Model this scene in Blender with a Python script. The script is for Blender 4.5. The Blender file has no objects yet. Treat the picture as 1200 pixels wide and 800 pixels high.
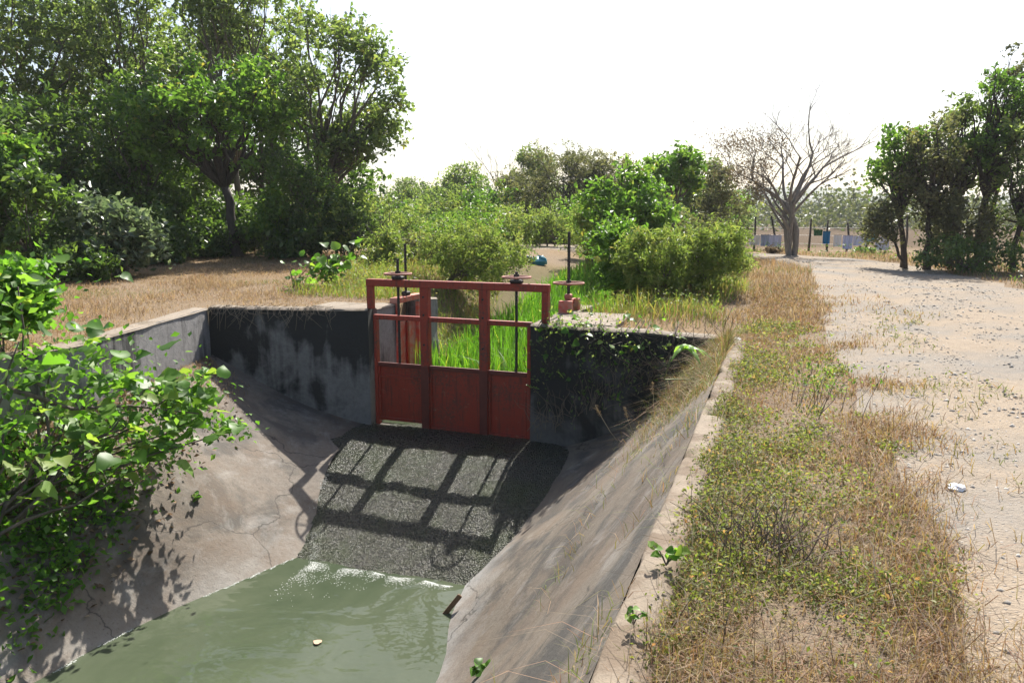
import bpy, math, random
import numpy as np
from mathutils import Vector, geometry

random.seed(7)
RNG = np.random.default_rng(11)
SC = bpy.context.scene
COL = SC.collection

# ------------------------------------------------------------------ camera, sky, sun, exposure
cam = bpy.data.cameras.new("camera")
cam.lens = 27.0
cam.sensor_width = 36.0
cam.clip_end = 3000
camo = bpy.data.objects.new("camera", cam)
camo.location = (0, 0, 1.6)
camo.rotation_euler = (math.radians(90 - 9.15), 0, 0)
COL.objects.link(camo)
SC.camera = camo

SUN = Vector((0.77, 2.5, 2.92)).normalized()
sun_el = math.asin(SUN.z)
sun_az = math.atan2(SUN.x, SUN.y)
wd = bpy.data.worlds.new("World")
SC.world = wd
wd.use_nodes = True
nt = wd.node_tree
bg = nt.nodes["Background"]
sky = nt.nodes.new("ShaderNodeTexSky")
sky.sky_type = 'NISHITA'
sky.sun_disc = False
sky.sun_elevation = sun_el
sky.sun_rotation = sun_az
sky.air_density = 1.0
sky.dust_density = 2.6
sky.ozone_density = 1.0
nt.links.new(sky.outputs[0], bg.inputs[0])
bg.inputs[1].default_value = 0.09
sl = bpy.data.lights.new("sun", 'SUN')
sl.energy = 5.0
sl.angle = math.radians(0.5)
sl.color = (1.0, 0.95, 0.87)
slo = bpy.data.objects.new("sun", sl)
slo.rotation_euler = (-SUN).to_track_quat('-Z', 'Y').to_euler()
COL.objects.link(slo)
SC.view_settings.view_transform = 'Standard'
SC.view_settings.look = 'None'
SC.view_settings.exposure = 1.1
SC.view_settings.gamma = 1.0
SC.cycles.max_bounces = 8
SC.cycles.volume_bounces = 1
SC.cycles.volume_step_rate = 4

# ------------------------------------------------------------------ helpers
AX, AY = 0.33, 0.944           # upstream axis of the canal


def P(s, q, z=0.0):
    return Vector((s * AY + q * AX, -s * AX + q * AY, z))


def tag(o, label=None, cat=None, group=None, kind=None):
    if label: o["label"] = label
    if cat: o["category"] = cat
    if group: o["group"] = group
    if kind: o["kind"] = kind
    return o


def link(name, me, mat=None, parent=None, smooth=False):
    o = bpy.data.objects.new(name, me)
    COL.objects.link(o)
    if mat is not None and not me.materials:
        me.materials.append(mat)
    if parent is not None:
        o.parent = parent
        if parent.location.length > 0:
            o.matrix_parent_inverse = parent_inv(parent)
    if smooth:
        me.shade_smooth()
    return o


def parent_inv(p):
    from mathutils import Matrix
    m = Matrix.Identity(4)
    q = p
    while q is not None:
        m = m @ Matrix.Translation(-q.location) if q.type == 'EMPTY' else m
        q = q.parent
    return m


def empty(name, loc, label, cat, group=None):
    o = bpy.data.objects.new(name, None)
    o.location = loc
    o.empty_display_size = 0.1
    COL.objects.link(o)
    return tag(o, label, cat, group)


class MB:
    def __init__(s):
        s.v, s.f = [], []

    def add(s, vs, fs):
        n = len(s.v)
        s.v += [tuple(v) for v in vs]
        s.f += [tuple(i + n for i in f) for f in fs]

    def box(s, o, ex, ey, ez, bevel=0.0):
        """o corner, ex ey ez edge vectors"""
        o, ex, ey, ez = Vector(o), Vector(ex), Vector(ey), Vector(ez)
        if bevel <= 0:
            vs = [o, o + ex, o + ex + ey, o + ey, o + ez, o + ex + ez, o + ex + ey + ez, o + ey + ez]
            s.add(vs, [(0, 3, 2, 1), (4, 5, 6, 7), (0, 1, 5, 4), (1, 2, 6, 5), (2, 3, 7, 6), (3, 0, 4, 7)])
            return
        bx, by, bz = (e.normalized() * bevel for e in (ex, ey, ez))
        vs, idx = [], {}
        for i in (0, 1):
            for j in (0, 1):
                for k in (0, 1):
                    c = o + ex * i + ey * j + ez * k
                    sx, sy, sz = bx * (1 - 2 * i), by * (1 - 2 * j), bz * (1 - 2 * k)
                    for a, d in enumerate((sy + sz, sx + sz, sx + sy)):
                        idx[i, j, k, a] = len(vs)
                        vs.append(c + d)
        F = []
        for a in range(3):
            for h in (0, 1):
                cyc = []
                for (m, n) in ((0, 0), (1, 0), (1, 1), (0, 1)):
                    t = [0, 0, 0]; t[a] = h; t[(a + 1) % 3] = m; t[(a + 2) % 3] = n
                    cyc.append(idx[t[0], t[1], t[2], a])
                F.append(cyc if h else cyc[::-1])
        for a in range(3):
            b, c = (a + 1) % 3, (a + 2) % 3
            for m in (0, 1):
                for n in (0, 1):
                    t0 = [0, 0, 0]; t1 = [0, 0, 0]
                    t0[b] = t1[b] = m; t0[c] = t1[c] = n; t1[a] = 1
                    F.append((idx[(*t0, b)], idx[(*t1, b)], idx[(*t1, c)], idx[(*t0, c)]))
        for i in (0, 1):
            for j in (0, 1):
                for k in (0, 1):
                    F.append((idx[i, j, k, 0], idx[i, j, k, 1], idx[i, j, k, 2]))
        s.add(vs, F)

    def tube(s, pts, rad, n=6, cap=True):
        pts = [Vector(p) for p in pts]
        if not hasattr(rad, '__len__'):
            rad = [rad] * len(pts)
        base = len(s.v)
        up = Vector((0.13, 0.31, 0.94)).normalized()
        for i, p in enumerate(pts):
            d = (pts[min(i + 1, len(pts) - 1)] - pts[max(i - 1, 0)])
            d = d.normalized() if d.length > 1e-9 else Vector((0, 0, 1))
            x = d.cross(up)
            if x.length < 0.05:
                x = d.cross(Vector((1, 0, 0)))
            x.normalize(); y = d.cross(x)
            for k in range(n):
                a = 2 * math.pi * k / n
                s.v.append(tuple(p + (x * math.cos(a) + y * math.sin(a)) * rad[i]))
        for i in range(len(pts) - 1):
            for k in range(n):
                a = base + i * n + k; b = base + i * n + (k + 1) % n
                s.f.append((a, b, b + n, a + n))
        if cap:
            s.f.append(tuple(base + k for k in range(n))[::-1])
            e = base + (len(pts) - 1) * n
            s.f.append(tuple(e + k for k in range(n)))

    def torus(s, c, R, r, n=28, m=8):
        base = len(s.v)
        for i in range(n):
            a = 2 * math.pi * i / n
            for j in range(m):
                b = 2 * math.pi * j / m
                q = R + r * math.cos(b)
                s.v.append((c[0] + q * math.cos(a), c[1] + q * math.sin(a), c[2] + r * math.sin(b)))
        for i in range(n):
            for j in range(m):
                s.f.append((base + i * m + j, base + ((i + 1) % n) * m + j,
                            base + ((i + 1) % n) * m + (j + 1) % m, base + i * m + (j + 1) % m))

    def mesh(s, name):
        me = bpy.data.meshes.new(name)
        me.from_pydata(s.v, [], s.f)
        me.update()
        return me

    def build(s, name, mat, parent=None, smooth=False):
        return link(name, s.mesh(name), mat, parent, smooth)


def np_mesh(name, V, F, attrs=None):
    """V (n,3), F (m,3) or (m,4)"""
    me = bpy.data.meshes.new(name)
    V = np.asarray(V, np.float32); F = np.asarray(F, np.int32)
    me.vertices.add(len(V)); me.vertices.foreach_set("co", V.ravel())
    k = F.shape[1]
    me.loops.add(F.size); me.loops.foreach_set("vertex_index", F.ravel())
    me.polygons.add(len(F))
    me.polygons.foreach_set("loop_start", np.arange(0, F.size, k, dtype=np.int32))
    me.polygons.foreach_set("loop_total", np.full(len(F), k, np.int32))
    me.update(calc_edges=True)
    for n, a in (attrs or {}).items():
        at = me.attributes.new(n, 'FLOAT', 'POINT')
        at.data.foreach_set("value", np.asarray(a, np.float32))
    return me


def unit(a):
    return a / (np.linalg.norm(a, axis=1, keepdims=True) + 1e-9)


def leaf_mesh(name, pts, size, mat_v=None, up=0.7, aspect=0.5, droop=0.25, fold=0.18):
    n = len(pts)
    pts = np.asarray(pts, float)
    size = np.broadcast_to(np.asarray(size, float), (n,)) * RNG.uniform(0.6, 1.35, n)
    N = RNG.normal(size=(n, 3)); N = unit(N); N[:, 2] += up; N = unit(N)
    T = RNG.normal(size=(n, 3)); T[:, 2] -= droop
    T = unit(T - N * np.sum(T * N, 1, keepdims=True))
    B = np.cross(N, T)
    L = size[:, None]; W = L * aspect
    b = pts - T * L * .5
    tip = pts + T * L * .5 - N * L * .1
    l = pts - T * L * .05 + B * W * .5 + N * L * fold * .5
    r = pts - T * L * .05 - B * W * .5 + N * L * fold * .5
    V = np.stack([b, l, tip, r], 1).reshape(-1, 3)
    i = np.arange(n)[:, None] * 4
    F = np.concatenate([i + [0, 2, 1], i + [0, 3, 2]], 0)
    v = RNG.random(n) if mat_v is None else mat_v
    return np_mesh(name, V, F, {"v": np.repeat(v, 4)})


def blade_mesh(name, pts, h, w, lean=0.35, v=None):
    n = len(pts)
    pts = np.asarray(pts, float)
    h = np.broadcast_to(h, (n,)) * RNG.uniform(.5, 1.3, n)
    a = RNG.uniform(0, 2 * math.pi, n); d = np.stack([np.cos(a), np.sin(a), 0 * a], 1)
    a2 = RNG.uniform(0, 2 * math.pi, n); sd = np.stack([np.cos(a2), np.sin(a2), 0 * a2], 1)
    w = np.broadcast_to(w, (n,)) * RNG.uniform(.6, 1.3, n)
    ln = (lean * np.abs(RNG.normal(size=n)))[:, None] * h[:, None]
    up = np.array([[0, 0, 1.0]])
    hh = h[:, None]; ww = w[:, None] * .5
    mid = pts + up * hh * .55 + d * ln * .35
    tip = pts + up * (hh - ln * .35) + d * ln
    V = np.stack([pts - sd * ww, pts + sd * ww, mid - sd * ww * .8, mid + sd * ww * .8, tip], 1).reshape(-1, 3)
    i = np.arange(n)[:, None] * 5
    F = np.concatenate([i + [0, 1, 3], i + [0, 3, 2], i + [2, 3, 4]], 0)
    v = RNG.random(n) if v is None else v
    return np_mesh(name, V, F, {"v": np.repeat(v, 5)})


# value noise for placing things
_G = RNG.random((64, 64))


def vnoise(x, y, sc=1.0):
    x = np.asarray(x, float) * sc + 1000; y = np.asarray(y, float) * sc + 1000
    xi = np.floor(x).astype(int); yi = np.floor(y).astype(int)
    fx = x - xi; fy = y - yi
    fx = fx * fx * (3 - 2 * fx); fy = fy * fy * (3 - 2 * fy)
    g = lambda a, b: _G[a % 64, b % 64]
    return (g(xi, yi) * (1 - fx) + g(xi + 1, yi) * fx) * (1 - fy) + (g(xi, yi + 1) * (1 - fx) + g(xi + 1, yi + 1) * fx) * fy


def sstep(a, b, x):
    t = np.clip((np.asarray(x, float) - a) / (b - a), 0, 1)
    return t * t * (3 - 2 * t)


def in_poly(x, y, poly):
    x = np.asarray(x, float); y = np.asarray(y, float)
    r = np.zeros(x.shape, bool)
    m = len(poly)
    for i in range(m):
        x0, y0 = poly[i][0], poly[i][1]; x1, y1 = poly[(i + 1) % m][0], poly[(i + 1) % m][1]
        c = ((y0 > y) != (y1 > y)) & (x < (x1 - x0) * (y - y0) / (y1 - y0 + 1e-12) + x0)
        r ^= c
    return r


# ------------------------------------------------------------------ materials
class NT:
    def __init__(s, name):
        s.m = bpy.data.materials.new(name)
        s.m.use_nodes = True
        s.t = s.m.node_tree
        s.b = s.t.nodes["Principled BSDF"]
        s.out = s.t.nodes["Material Output"]

    def n(s, typ, **kw):
        x = s.t.nodes.new(typ)
        for k, v in kw.items():
            if k.startswith("i_"):
                x.inputs[k[2:].replace("_", " ")].default_value = v
            else:
                setattr(x, k, v)
        return x

    def l(s, a, b):
        s.t.links.new(a, b)

    def pos(s, scale=(1, 1, 1)):
        g = s.n("ShaderNodeNewGeometry")
        m = s.n("ShaderNodeMapping")
        m.inputs["Scale"].default_value = scale
        s.l(g.outputs["Position"], m.inputs["Vector"])
        return m.outputs[0]

    def noise(s, scale, detail=4, rough=.55, vec=None, dist=0):
        x = s.n("ShaderNodeTexNoise")
        x.inputs["Scale"].default_value = scale; x.inputs["Detail"].default_value = detail
        x.inputs["Roughness"].default_value = rough; x.inputs["Distortion"].default_value = dist
        s.l(vec if vec is not None else s.pos(), x.inputs["Vector"])
        return x.outputs["Fac"]

    def ramp(s, fac, stops, interp='LINEAR'):
        r = s.n("ShaderNodeValToRGB")
        cr = r.color_ramp
        cr.interpolation = interp
        while len(cr.elements) > 1:
            cr.elements.remove(cr.elements[-1])
        for i, (p, c) in enumerate(stops):
            e = cr.elements[0] if i == 0 else cr.elements.new(p)
            e.position = p
            if not hasattr(c, '__len__'): c = (c, c, c)
            e.color = (*c, 1)
        s.l(fac, r.inputs[0])
        return r.outputs[0]

    def mix(s, fac, a, b):
        x = s.n("ShaderNodeMix", data_type='RGBA')
        for sock, val in ((x.inputs[0], fac), (x.inputs[6], a), (x.inputs[7], b)):
            if isinstance(val, (int, float)): sock.default_value = val
            elif isinstance(val, tuple): sock.default_value = (*val, 1)
            else: s.l(val, sock)
        return x.outputs[2]

    def math(s, op, a, b=None, clamp=False):
        x = s.n("ShaderNodeMath", operation=op); x.use_clamp = clamp
        for sock, val in ((x.inputs[0], a), (x.inputs[1], b)):
            if val is None: continue
            if isinstance(val, (int, float)): sock.default_value = val
            else: s.l(val, sock)
        return x.outputs[0]

    def bump(s, h, strength=.4, dist=.02):
        b = s.n("ShaderNodeBump")
        b.inputs["Strength"].default_value = strength; b.inputs["Distance"].default_value = dist
        s.l(h, b.inputs["Height"]); s.l(b.outputs[0], s.b.inputs["Normal"])

    def col(s, c):
        if isinstance(c, tuple): s.b.inputs["Base Color"].default_value = (*c, 1)
        else: s.l(c, s.b.inputs["Base Color"])

    def rough(s, r):
        if isinstance(r, (int, float)): s.b.inputs["Roughness"].default_value = r
        else: s.l(r, s.b.inputs["Roughness"])


def leaf_mat(name, stops, transl=0.4, rough=.5, tint=(1.5, 1.6, .6), spec=.35):
    m = NT(name)
    g_ = 1.08 if 'dry' in name or 'fallen' in name else 1.32
    stops = [(p_, tuple(x * g_ for x in c_)) for p_, c_ in stops]
    a = m.n("ShaderNodeAttribute", attribute_name="v")
    c = m.ramp(a.outputs["Fac"], stops)
    m.col(c); m.rough(rough)
    m.b.inputs["Specular IOR Level"].default_value = spec
    tr = m.n("ShaderNodeBsdfTranslucent")
    vm = m.n("ShaderNodeVectorMath", operation='MULTIPLY')
    m.l(c, vm.inputs[0]); vm.inputs[1].default_value = tint
    m.l(vm.outputs[0], tr.inputs["Color"])
    mx = m.n("ShaderNodeMixShader"); mx.inputs[0].default_value = transl
    m.l(m.b.outputs[0], mx.inputs[1]); m.l(tr.outputs[0], mx.inputs[2])
    m.l(mx.outputs[0], m.out.inputs["Surface"])
    return m.m


def simple(name, c, rough=.7, var=.25, sc=8, metal=0):
    m = NT(name)
    n = m.noise(sc, 5)
    m.col(m.mix(n, tuple(x * (1 - var) for x in c), tuple(min(1, x * (1 + var)) for x in c)))
    m.rough(rough); m.b.inputs["Metallic"].default_value = metal
    m.bump(m.noise(sc * 6, 3), .3, .01)
    return m.m


def bark_mat(name, c):
    m = NT(name)
    n = m.noise(6, 6, .6, m.pos((3, 3, .6)))
    m.col(m.ramp(n, [(.25, tuple(x * .45 for x in c)), (.7, c)])); m.rough(.9)
    m.bump(n, .8, .03)
    return m.m


def concrete_mat(name, c, mold=.5, moldcol=(.022, .022, .02), streak=.4, seed=0., band=None, stain_sc=.9, topbias=0.):
    m = NT(name)
    g = m.n("ShaderNodeNewGeometry")
    p = m.n("ShaderNodeMapping"); p.inputs["Location"].default_value = (seed, seed * .7, seed * .3)
    m.l(g.outputs["Position"], p.inputs["Vector"])
    p = p.outputs[0]
    fine = m.noise(14, 8, .65, p); mid = m.noise(2.3, 6, .6, p)
    base = m.mix(mid, tuple(x * .72 for x in c), tuple(min(1, x * 1.18) for x in c))
    base = m.mix(m.math('MULTIPLY', m.ramp(fine, [(.35, 1.), (.6, 0.)]), .45), base, tuple(x * .5 for x in c))
    ps = m.n("ShaderNodeMapping"); ps.inputs["Scale"].default_value = (3.2, 3.2, .28); m.l(p, ps.inputs["Vector"])
    st = m.noise(1.4, 5, .6, ps.outputs[0])
    bl = m.noise(stain_sc, 7, .62, p, .4)
    k = m.math('ADD', m.math('MULTIPLY', st, streak), m.math('MULTIPLY', bl, 1 - streak))
    if topbias:
        sx = m.n("ShaderNodeSeparateXYZ"); m.l(g.outputs["Position"], sx.inputs[0])
        k = m.math('ADD', k, m.math('MULTIPLY', m.math('ADD', sx.outputs[2], .9), topbias))
    thr = .5 + (.5 - mold) * .32
    f = m.ramp(k, [(thr - .045, 0.), (thr + .055, 1.)])
    col = m.mix(m.math('MULTIPLY', f, .93), base, moldcol)
    if band:
        z0, z1, bc = band
        sx = m.n("ShaderNodeSeparateXYZ"); m.l(g.outputs["Position"], sx.inputs[0])
        z = m.math('ADD', sx.outputs[2], m.math('MULTIPLY', m.math('SUBTRACT', mid, .5), .5))
        mr = m.n("ShaderNodeMapRange"); mr.inputs[1].default_value = z1; mr.inputs[2].default_value = z0
        m.l(z, mr.inputs[0])
        col = m.mix(m.math('MULTIPLY', mr.outputs[0], .75), col, bc)
    if band:
        nd = m.n("ShaderNodeTexNoise"); nd.inputs["Scale"].default_value = 1.5; nd.inputs["Detail"].default_value = 5
        m.l(p, nd.inputs["Vector"])
        va = m.n("ShaderNodeVectorMath", operation='MULTIPLY_ADD'); m.l(nd.outputs["Color"], va.inputs[0]); va.inputs[1].default_value = (.9, .9, .9); m.l(p, va.inputs[2])
        vo = m.n("ShaderNodeTexVoronoi", feature='DISTANCE_TO_EDGE'); vo.inputs["Scale"].default_value = .42; m.l(va.outputs[0], vo.inputs["Vector"])
        ck = m.ramp(vo.outputs["Distance"], [(.001, 1.), (.005, 0.)])
        mud = m.ramp(m.noise(.75, 9, .72, p, .6), [(.45, 0.), (.62, .6)])
        col = m.mix(mud, col, (.15, .105, .07))
        grit = m.ramp(m.noise(32, 6, .75, p), [(.56, 0.), (.66, .7)])
        col = m.mix(grit, col, tuple(x * .4 for x in c))
        pale = m.ramp(m.noise(1.9, 9, .72, p, .5), [(.53, 0.), (.70, .45)])
        col = m.mix(pale, col, (.33, .315, .29))
        col = m.mix(m.math('MULTIPLY', ck, .85), col, (.03, .025, .02))
    m.col(col); m.rough(.88)
    m.bump(m.math('ADD', fine, m.math('MULTIPLY', m.noise(60, 4, .7, p), .5)), .55, .02)
    return m.m


M = {}
M['conc_left'] = concrete_mat("mouldy_concrete", (.215, .21, .2), mold=.56, moldcol=(.016, .016, .015), streak=.35, seed=3.1, topbias=.11, stain_sc=1.1)
M['conc_right'] = concrete_mat("dark_concrete", (.14, .135, .125), mold=.7, moldcol=(.017, .017, .015), streak=.3, seed=8.2, topbias=.1)
M['conc_wall'] = concrete_mat("grey_concrete", (.26, .25, .24), mold=.38, streak=.5, seed=5.0)
M['conc_top'] = concrete_mat("sandy_concrete", (.25, .205, .155), mold=.36, streak=.1, seed=1.7, moldcol=(.13, .10, .065), stain_sc=2.5)
M['curb'] = concrete_mat("worn_curb_concrete", (.25, .20, .145), mold=.5, streak=.05, seed=4.4, moldcol=(.14, .10, .065), stain_sc=3.5)
M['bank_left'] = concrete_mat("bank_concrete_brown", (.19, .162, .132), mold=.40, moldcol=(.075, .067, .057), streak=.0, seed=2.4, band=(-2.78, -2.45, (.27, .25, .22)))
M['bank_right'] = concrete_mat("bank_concrete_grey", (.172, .142, .108), mold=.45, moldcol=(.055, .051, .045), streak=.0, seed=6.4, band=(-2.8, -2.35, (.34, .335, .32)))

# red paint
m = NT("rust_red_paint")
n = m.noise(5, 6, .6); n2 = m.noise(26, 5, .7)
c = m.mix(n, (.23, .020, .009), (.36, .040, .016))
c = m.mix(m.ramp(m.math('ADD', m.math('MULTIPLY', n2, .6), m.math('MULTIPLY', m.noise(1.3, 4), .4)), [(.50, 0.), (.63, .85)]), c, (.075, .04, .028))
m.col(c); m.rough(m.math('ADD', .42, m.math('MULTIPLY', n2, .3))); m.bump(n2, .25, .006)
ps = m.noise(4, 6, .65, m.pos((5, 5, .5)))
c = m.mix(m.ramp(ps, [(.52, 0.), (.66, .8)]), c, (.10, .022, .014))
c = m.mix(m.ramp(m.noise(9, 8, .75), [(.6, 0.), (.68, .7)]), c, (.33, .16, .10))
m.col(c)
M['red'] = m.m
m = NT("faded_red_paint")
n = m.noise(7, 6, .6)
m.col(m.mix(m.ramp(n, [(.4, 0.), (.65, 1.)]), (.5, .09, .05), (.42, .24, .18))); m.rough(.65)
M['red_faded'] = m.m
M['red_dark'] = simple('grimy_dark_red_paint', (.12, .022, .014), .6, .5, 7)
M['dark_steel'] = simple("greasy_dark_steel", (.03, .027, .025), .5, .4, 20, .4)
M['pink_rust'] = simple("pinkish_rusted_steel", (.33, .13, .09), .65, .35, 20)

# ground
m = NT("dry_ground")
a = m.n("ShaderNodeAttribute", attribute_name="bare")
g_ = m.n("ShaderNodeAttribute", attribute_name="green")
n1 = m.noise(.9, 6, .6); n2 = m.noise(9, 7, .7); n3 = m.noise(60, 4, .7)
straw = m.mix(n2, (.17, .115, .07), (.34, .25, .155))
soil = m.mix(n2, (.18, .138, .10), (.31, .25, .185))
grn = m.mix(n2, (.045, .06, .02), (.12, .13, .045))
c = m.mix(a.outputs["Fac"], straw, soil)
fl_ = m.n("ShaderNodeAttribute", attribute_name="field")
c = m.mix(fl_.outputs["Fac"], c, m.mix(n2, (.06, .043, .032), (.125, .095, .068)))
c = m.mix(m.math('MULTIPLY', g_.outputs["Fac"], .5), c, grn)
c = m.mix(m.math('MULTIPLY', m.ramp(n3, [(.4, 1.), (.6, 0.)]), .4), c, (.10, .075, .05))
m.col(c); m.rough(.95); m.bump(m.math('ADD', n2, n3), .7, .03)
m.b.inputs['Specular IOR Level'].default_value = .02
M['ground'] = m.m

# road
m = NT("gravel_road")
n1 = m.noise(.55, 6, .62); n2 = m.noise(5, 7, .65); n3 = m.noise(40, 4, .7)
c = m.mix(n2, (.215, .175, .132), (.37, .305, .235))
c = m.mix(m.ramp(n1, [(.43, 0.), (.62, .68)]), c, m.mix(n3, (.13, .127, .12), (.29, .28, .26)))
v = m.n("ShaderNodeTexVoronoi"); v.inputs["Scale"].default_value = 34; m.l(m.pos(), v.inputs["Vector"])
sp = m.ramp(v.outputs["Distance"], [(.15, 1.), (.3, 0.)])
wn = m.n("ShaderNodeSeparateColor"); m.l(v.outputs["Color"], wn.inputs[0])
sel = m.ramp(m.math('ADD', wn.outputs[0], m.math('MULTIPLY', n1, .5)), [(.78, 0.), (.84, 1.)])
c = m.mix(m.math('MULTIPLY', m.math('MULTIPLY', sp, sel), .7), c, m.mix(wn.outputs[1], (.12, .12, .12), (.40, .38, .36)))
m.col(c); m.rough(.95)
m.bump(m.math('ADD', m.math('ADD', n3, n2), m.math('MULTIPLY', sp, .6)), .6, .03)
m.b.inputs['Specular IOR Level'].default_value = .04
M['road'] = m.m
m = NT("gravel_stone")
a = m.n("ShaderNodeAttribute", attribute_name="v")
m.col(m.ramp(a.outputs["Fac"], [(0, (.19, .175, .155)), (.5, (.29, .265, .23)), (1, (.48, .44, .39))])); m.rough(.9)
M['gravel'] = m.m

# water
m = NT("murky_canal_water")
n = m.ramp(m.noise(.55, 5, .6, None, .8), [(.35, 0.), (.65, 1.)])
m.col(m.mix(n, (.046, .062, .036), (.075, .09, .056))); m.rough(.03)
m.b.inputs["IOR"].default_value = 1.33
w1 = m.noise(1.3, 2, .45, m.pos((1, 1.5, 1)), 1.2); w2 = m.noise(5, 2, .5)
m.bump(m.math('ADD', w1, m.math('MULTIPLY', w2, .25)), .16, .1)
M['water'] = m.m
m = NT("foam_and_sparkle")
m.col((.42, .44, .41)); m.rough(.5)
M['foam_and_sparkle'] = m.m

# wet rough spillway
m = NT("wet_spillway_concrete")
v = m.n("ShaderNodeTexVoronoi"); v.inputs["Scale"].default_value = 46
m.l(m.pos((1.3, .6, 1)), v.inputs["Vector"])
wn = m.n("ShaderNodeSeparateColor"); m.l(v.outputs["Color"], wn.inputs[0])
n1 = m.noise(1.6, 5, .6); n2 = m.noise(20, 6, .75)
c = m.mix(wn.outputs[0], (.02, .022, .012), (.095, .095, .06))
c = m.mix(m.ramp(n2, [(.4, .8), (.62, 0.)]), c, (.03, .03, .026))
c = m.mix(m.ramp(n1, [(.45, 0.), (.66, .7)]), c, (.035, .05, .014))
m.col(c); m.b.inputs['Specular IOR Level'].default_value = .7
m.rough(m.math('ADD', .10, m.math('MULTIPLY', n2, .35)))
m.bump(m.math('ADD', n2, m.math('MULTIPLY', v.outputs["Distance"], 1.0)), 1.0, .03)
M['spill'] = m.m

BARK = bark_mat("grey_brown_bark", (.16, .13, .105))
BARKD = bark_mat("dark_bark", (.075, .06, .05))
BARKP = bark_mat("pale_dead_bark_glare", (.34, .30, .27))
L_GREY = leaf_mat("grey_green_leaves", [(0, (.04, .065, .025)), (.5, (.085, .125, .05)), (.9, (.15, .185, .085)), (1, (.20, .18, .07))], .55, .38, (1.7, 1.75, .75), .5)
L_BRIGHT = leaf_mat("bright_green_leaves", [(0, (.035, .075, .014)), (.5, (.075, .145, .024)), (.9, (.14, .21, .04)), (1, (.25, .21, .05))], .55, .4, (1.4, 1.5, .85), .5)
L_DARK = leaf_mat("dark_green_leaves", [(0, (.028, .05, .018)), (.6, (.06, .105, .034)), (1, (.12, .17, .06))], .5, .38, (1.6, 1.7, .6), .5)
L_SILVER = leaf_mat("silvery_leaves", [(0, (.03, .05, .03)), (.6, (.10, .135, .08)), (1, (.2, .23, .16))], .45, .3, (1.4, 1.5, .9), .6)
L_YELL = leaf_mat("yellow_green_feathery_leaves", [(0, (.065, .095, .026)), (.5, (.12, .165, .042)), (.85, (.19, .21, .065)), (1, (.21, .17, .075))], .52, .5, (1.4, 1.5, .85))
L_BROWN = leaf_mat("dry_brown_leaves", [(0, (.06, .045, .03)), (.6, (.14, .105, .07)), (1, (.22, .17, .11))], .35, .7, (1.3, 1.2, .9))
L_FEATH = leaf_mat("grey_feathery_leaves", [(0, (.04, .047, .028)), (.6, (.08, .088, .052)), (1, (.14, .13, .08))], .5, .5, (1.6, 1.6, .8))
L_BIG = leaf_mat("broad_fresh_leaves", [(0, (.045, .10, .018)), (.5, (.085, .18, .03)), (.9, (.15, .24, .055)), (1, (.24, .22, .05))], .52, .45, (1.45, 1.6, .6), .4)
G_DRY = leaf_mat("dry_grass", [(0, (.13, .085, .05)), (.35, (.26, .185, .11)), (.68, (.40, .30, .185)), (.78, (.28, .14, .095)), (.86, (.13, .135, .04)), (1, (.12, .16, .04))], .4, .7, (1.2, 1.15, .8))
G_MIX = leaf_mat("mixed_bank_grass", [(0, (.11, .06, .038)), (.2, (.22, .125, .08)), (.38, (.30, .215, .135)), (.5, (.17, .14, .05)), (.75, (.085, .105, .028)), (1, (.12, .16, .04))], .4, .7, (1.25, 1.25, .7))
G_GREEN = leaf_mat("lush_canal_grass", [(0, (.045, .095, .014)), (.6, (.075, .165, .025)), (.95, (.13, .21, .035)), (1, (.3, .25, .08))], .5, .5, (1.4, 1.7, .5))

# ------------------------------------------------------------------ terrain
CLs, CLq = -9.39, 10.81
Ls, Lq = -6.61, 11.46
Rs, Rq = -3.67, 11.38
CRs, CRq = -0.63, 11.11
LW = [(CLs, CLq), (-8.22, 7.3), (-8.05, 3.0), (-8.0, -6.0)]       # left side wall line (inner face)


def xc_of(y):
    return np.interp(y, [12, 15.3, 20, 28, 36, 60], [-1.1, -.05, .75, 1.3, 1.7, 1.4])


def Hn(x, y):
    x = np.asarray(x, float); y = np.asarray(y, float)
    s = AY * x - AX * y; q = AX * x + AY * y
    z = .035 * (vnoise(x, y, .7) - .5) + .02 * (vnoise(x, y, 2.1) - .5)
    near = 1 - sstep(13.5, 17, q)
    z = z + np.where(s > -3.6, -.14 * (1 - sstep(-.4, 2.4, s)) * near, 0)
    lft = sstep(-6.5, -9.5, x + .1 * y) if False else 1 - sstep(-9.5, -6.5, s)
    z = z + np.where(s < -6.5, .02 + .32 * sstep(11.5, 25, q) * lft, 0)
    d = np.interp(y, [15.3, 18, 22, 26, 30, 44], [1.5, 1.1, .5, .16, .1, 0])
    lat = np.abs(x - xc_of(y))
    z = z - d * (1 - sstep(1.35, 2.9, lat)) * sstep(13.7, 14.15, q)
    ctr_ = np.interp(y, [-6, 2.5, 7.7, 17, 22, 26], [3.9, 4.5, 5.9, 9.1, 10.6, 11.4])
    for off in (-.8, .8):
        z = z - .045 * np.exp(-((x - ctr_ - off) / .22) ** 2) * (1 - sstep(22, 27, y)) * (.5 + vnoise(x, y, .6))
    z = z + .03 * np.exp(-((x - ctr_) / .4) ** 2) * (1 - sstep(22, 27, y))
    far = sstep(60, 200, np.hypot(x, y))
    return z + far * (vnoise(x, y, .012) - .5) * 2.0


def H(x, y):
    return float(Hn(np.array([x]), np.array([y]))[0])


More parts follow.
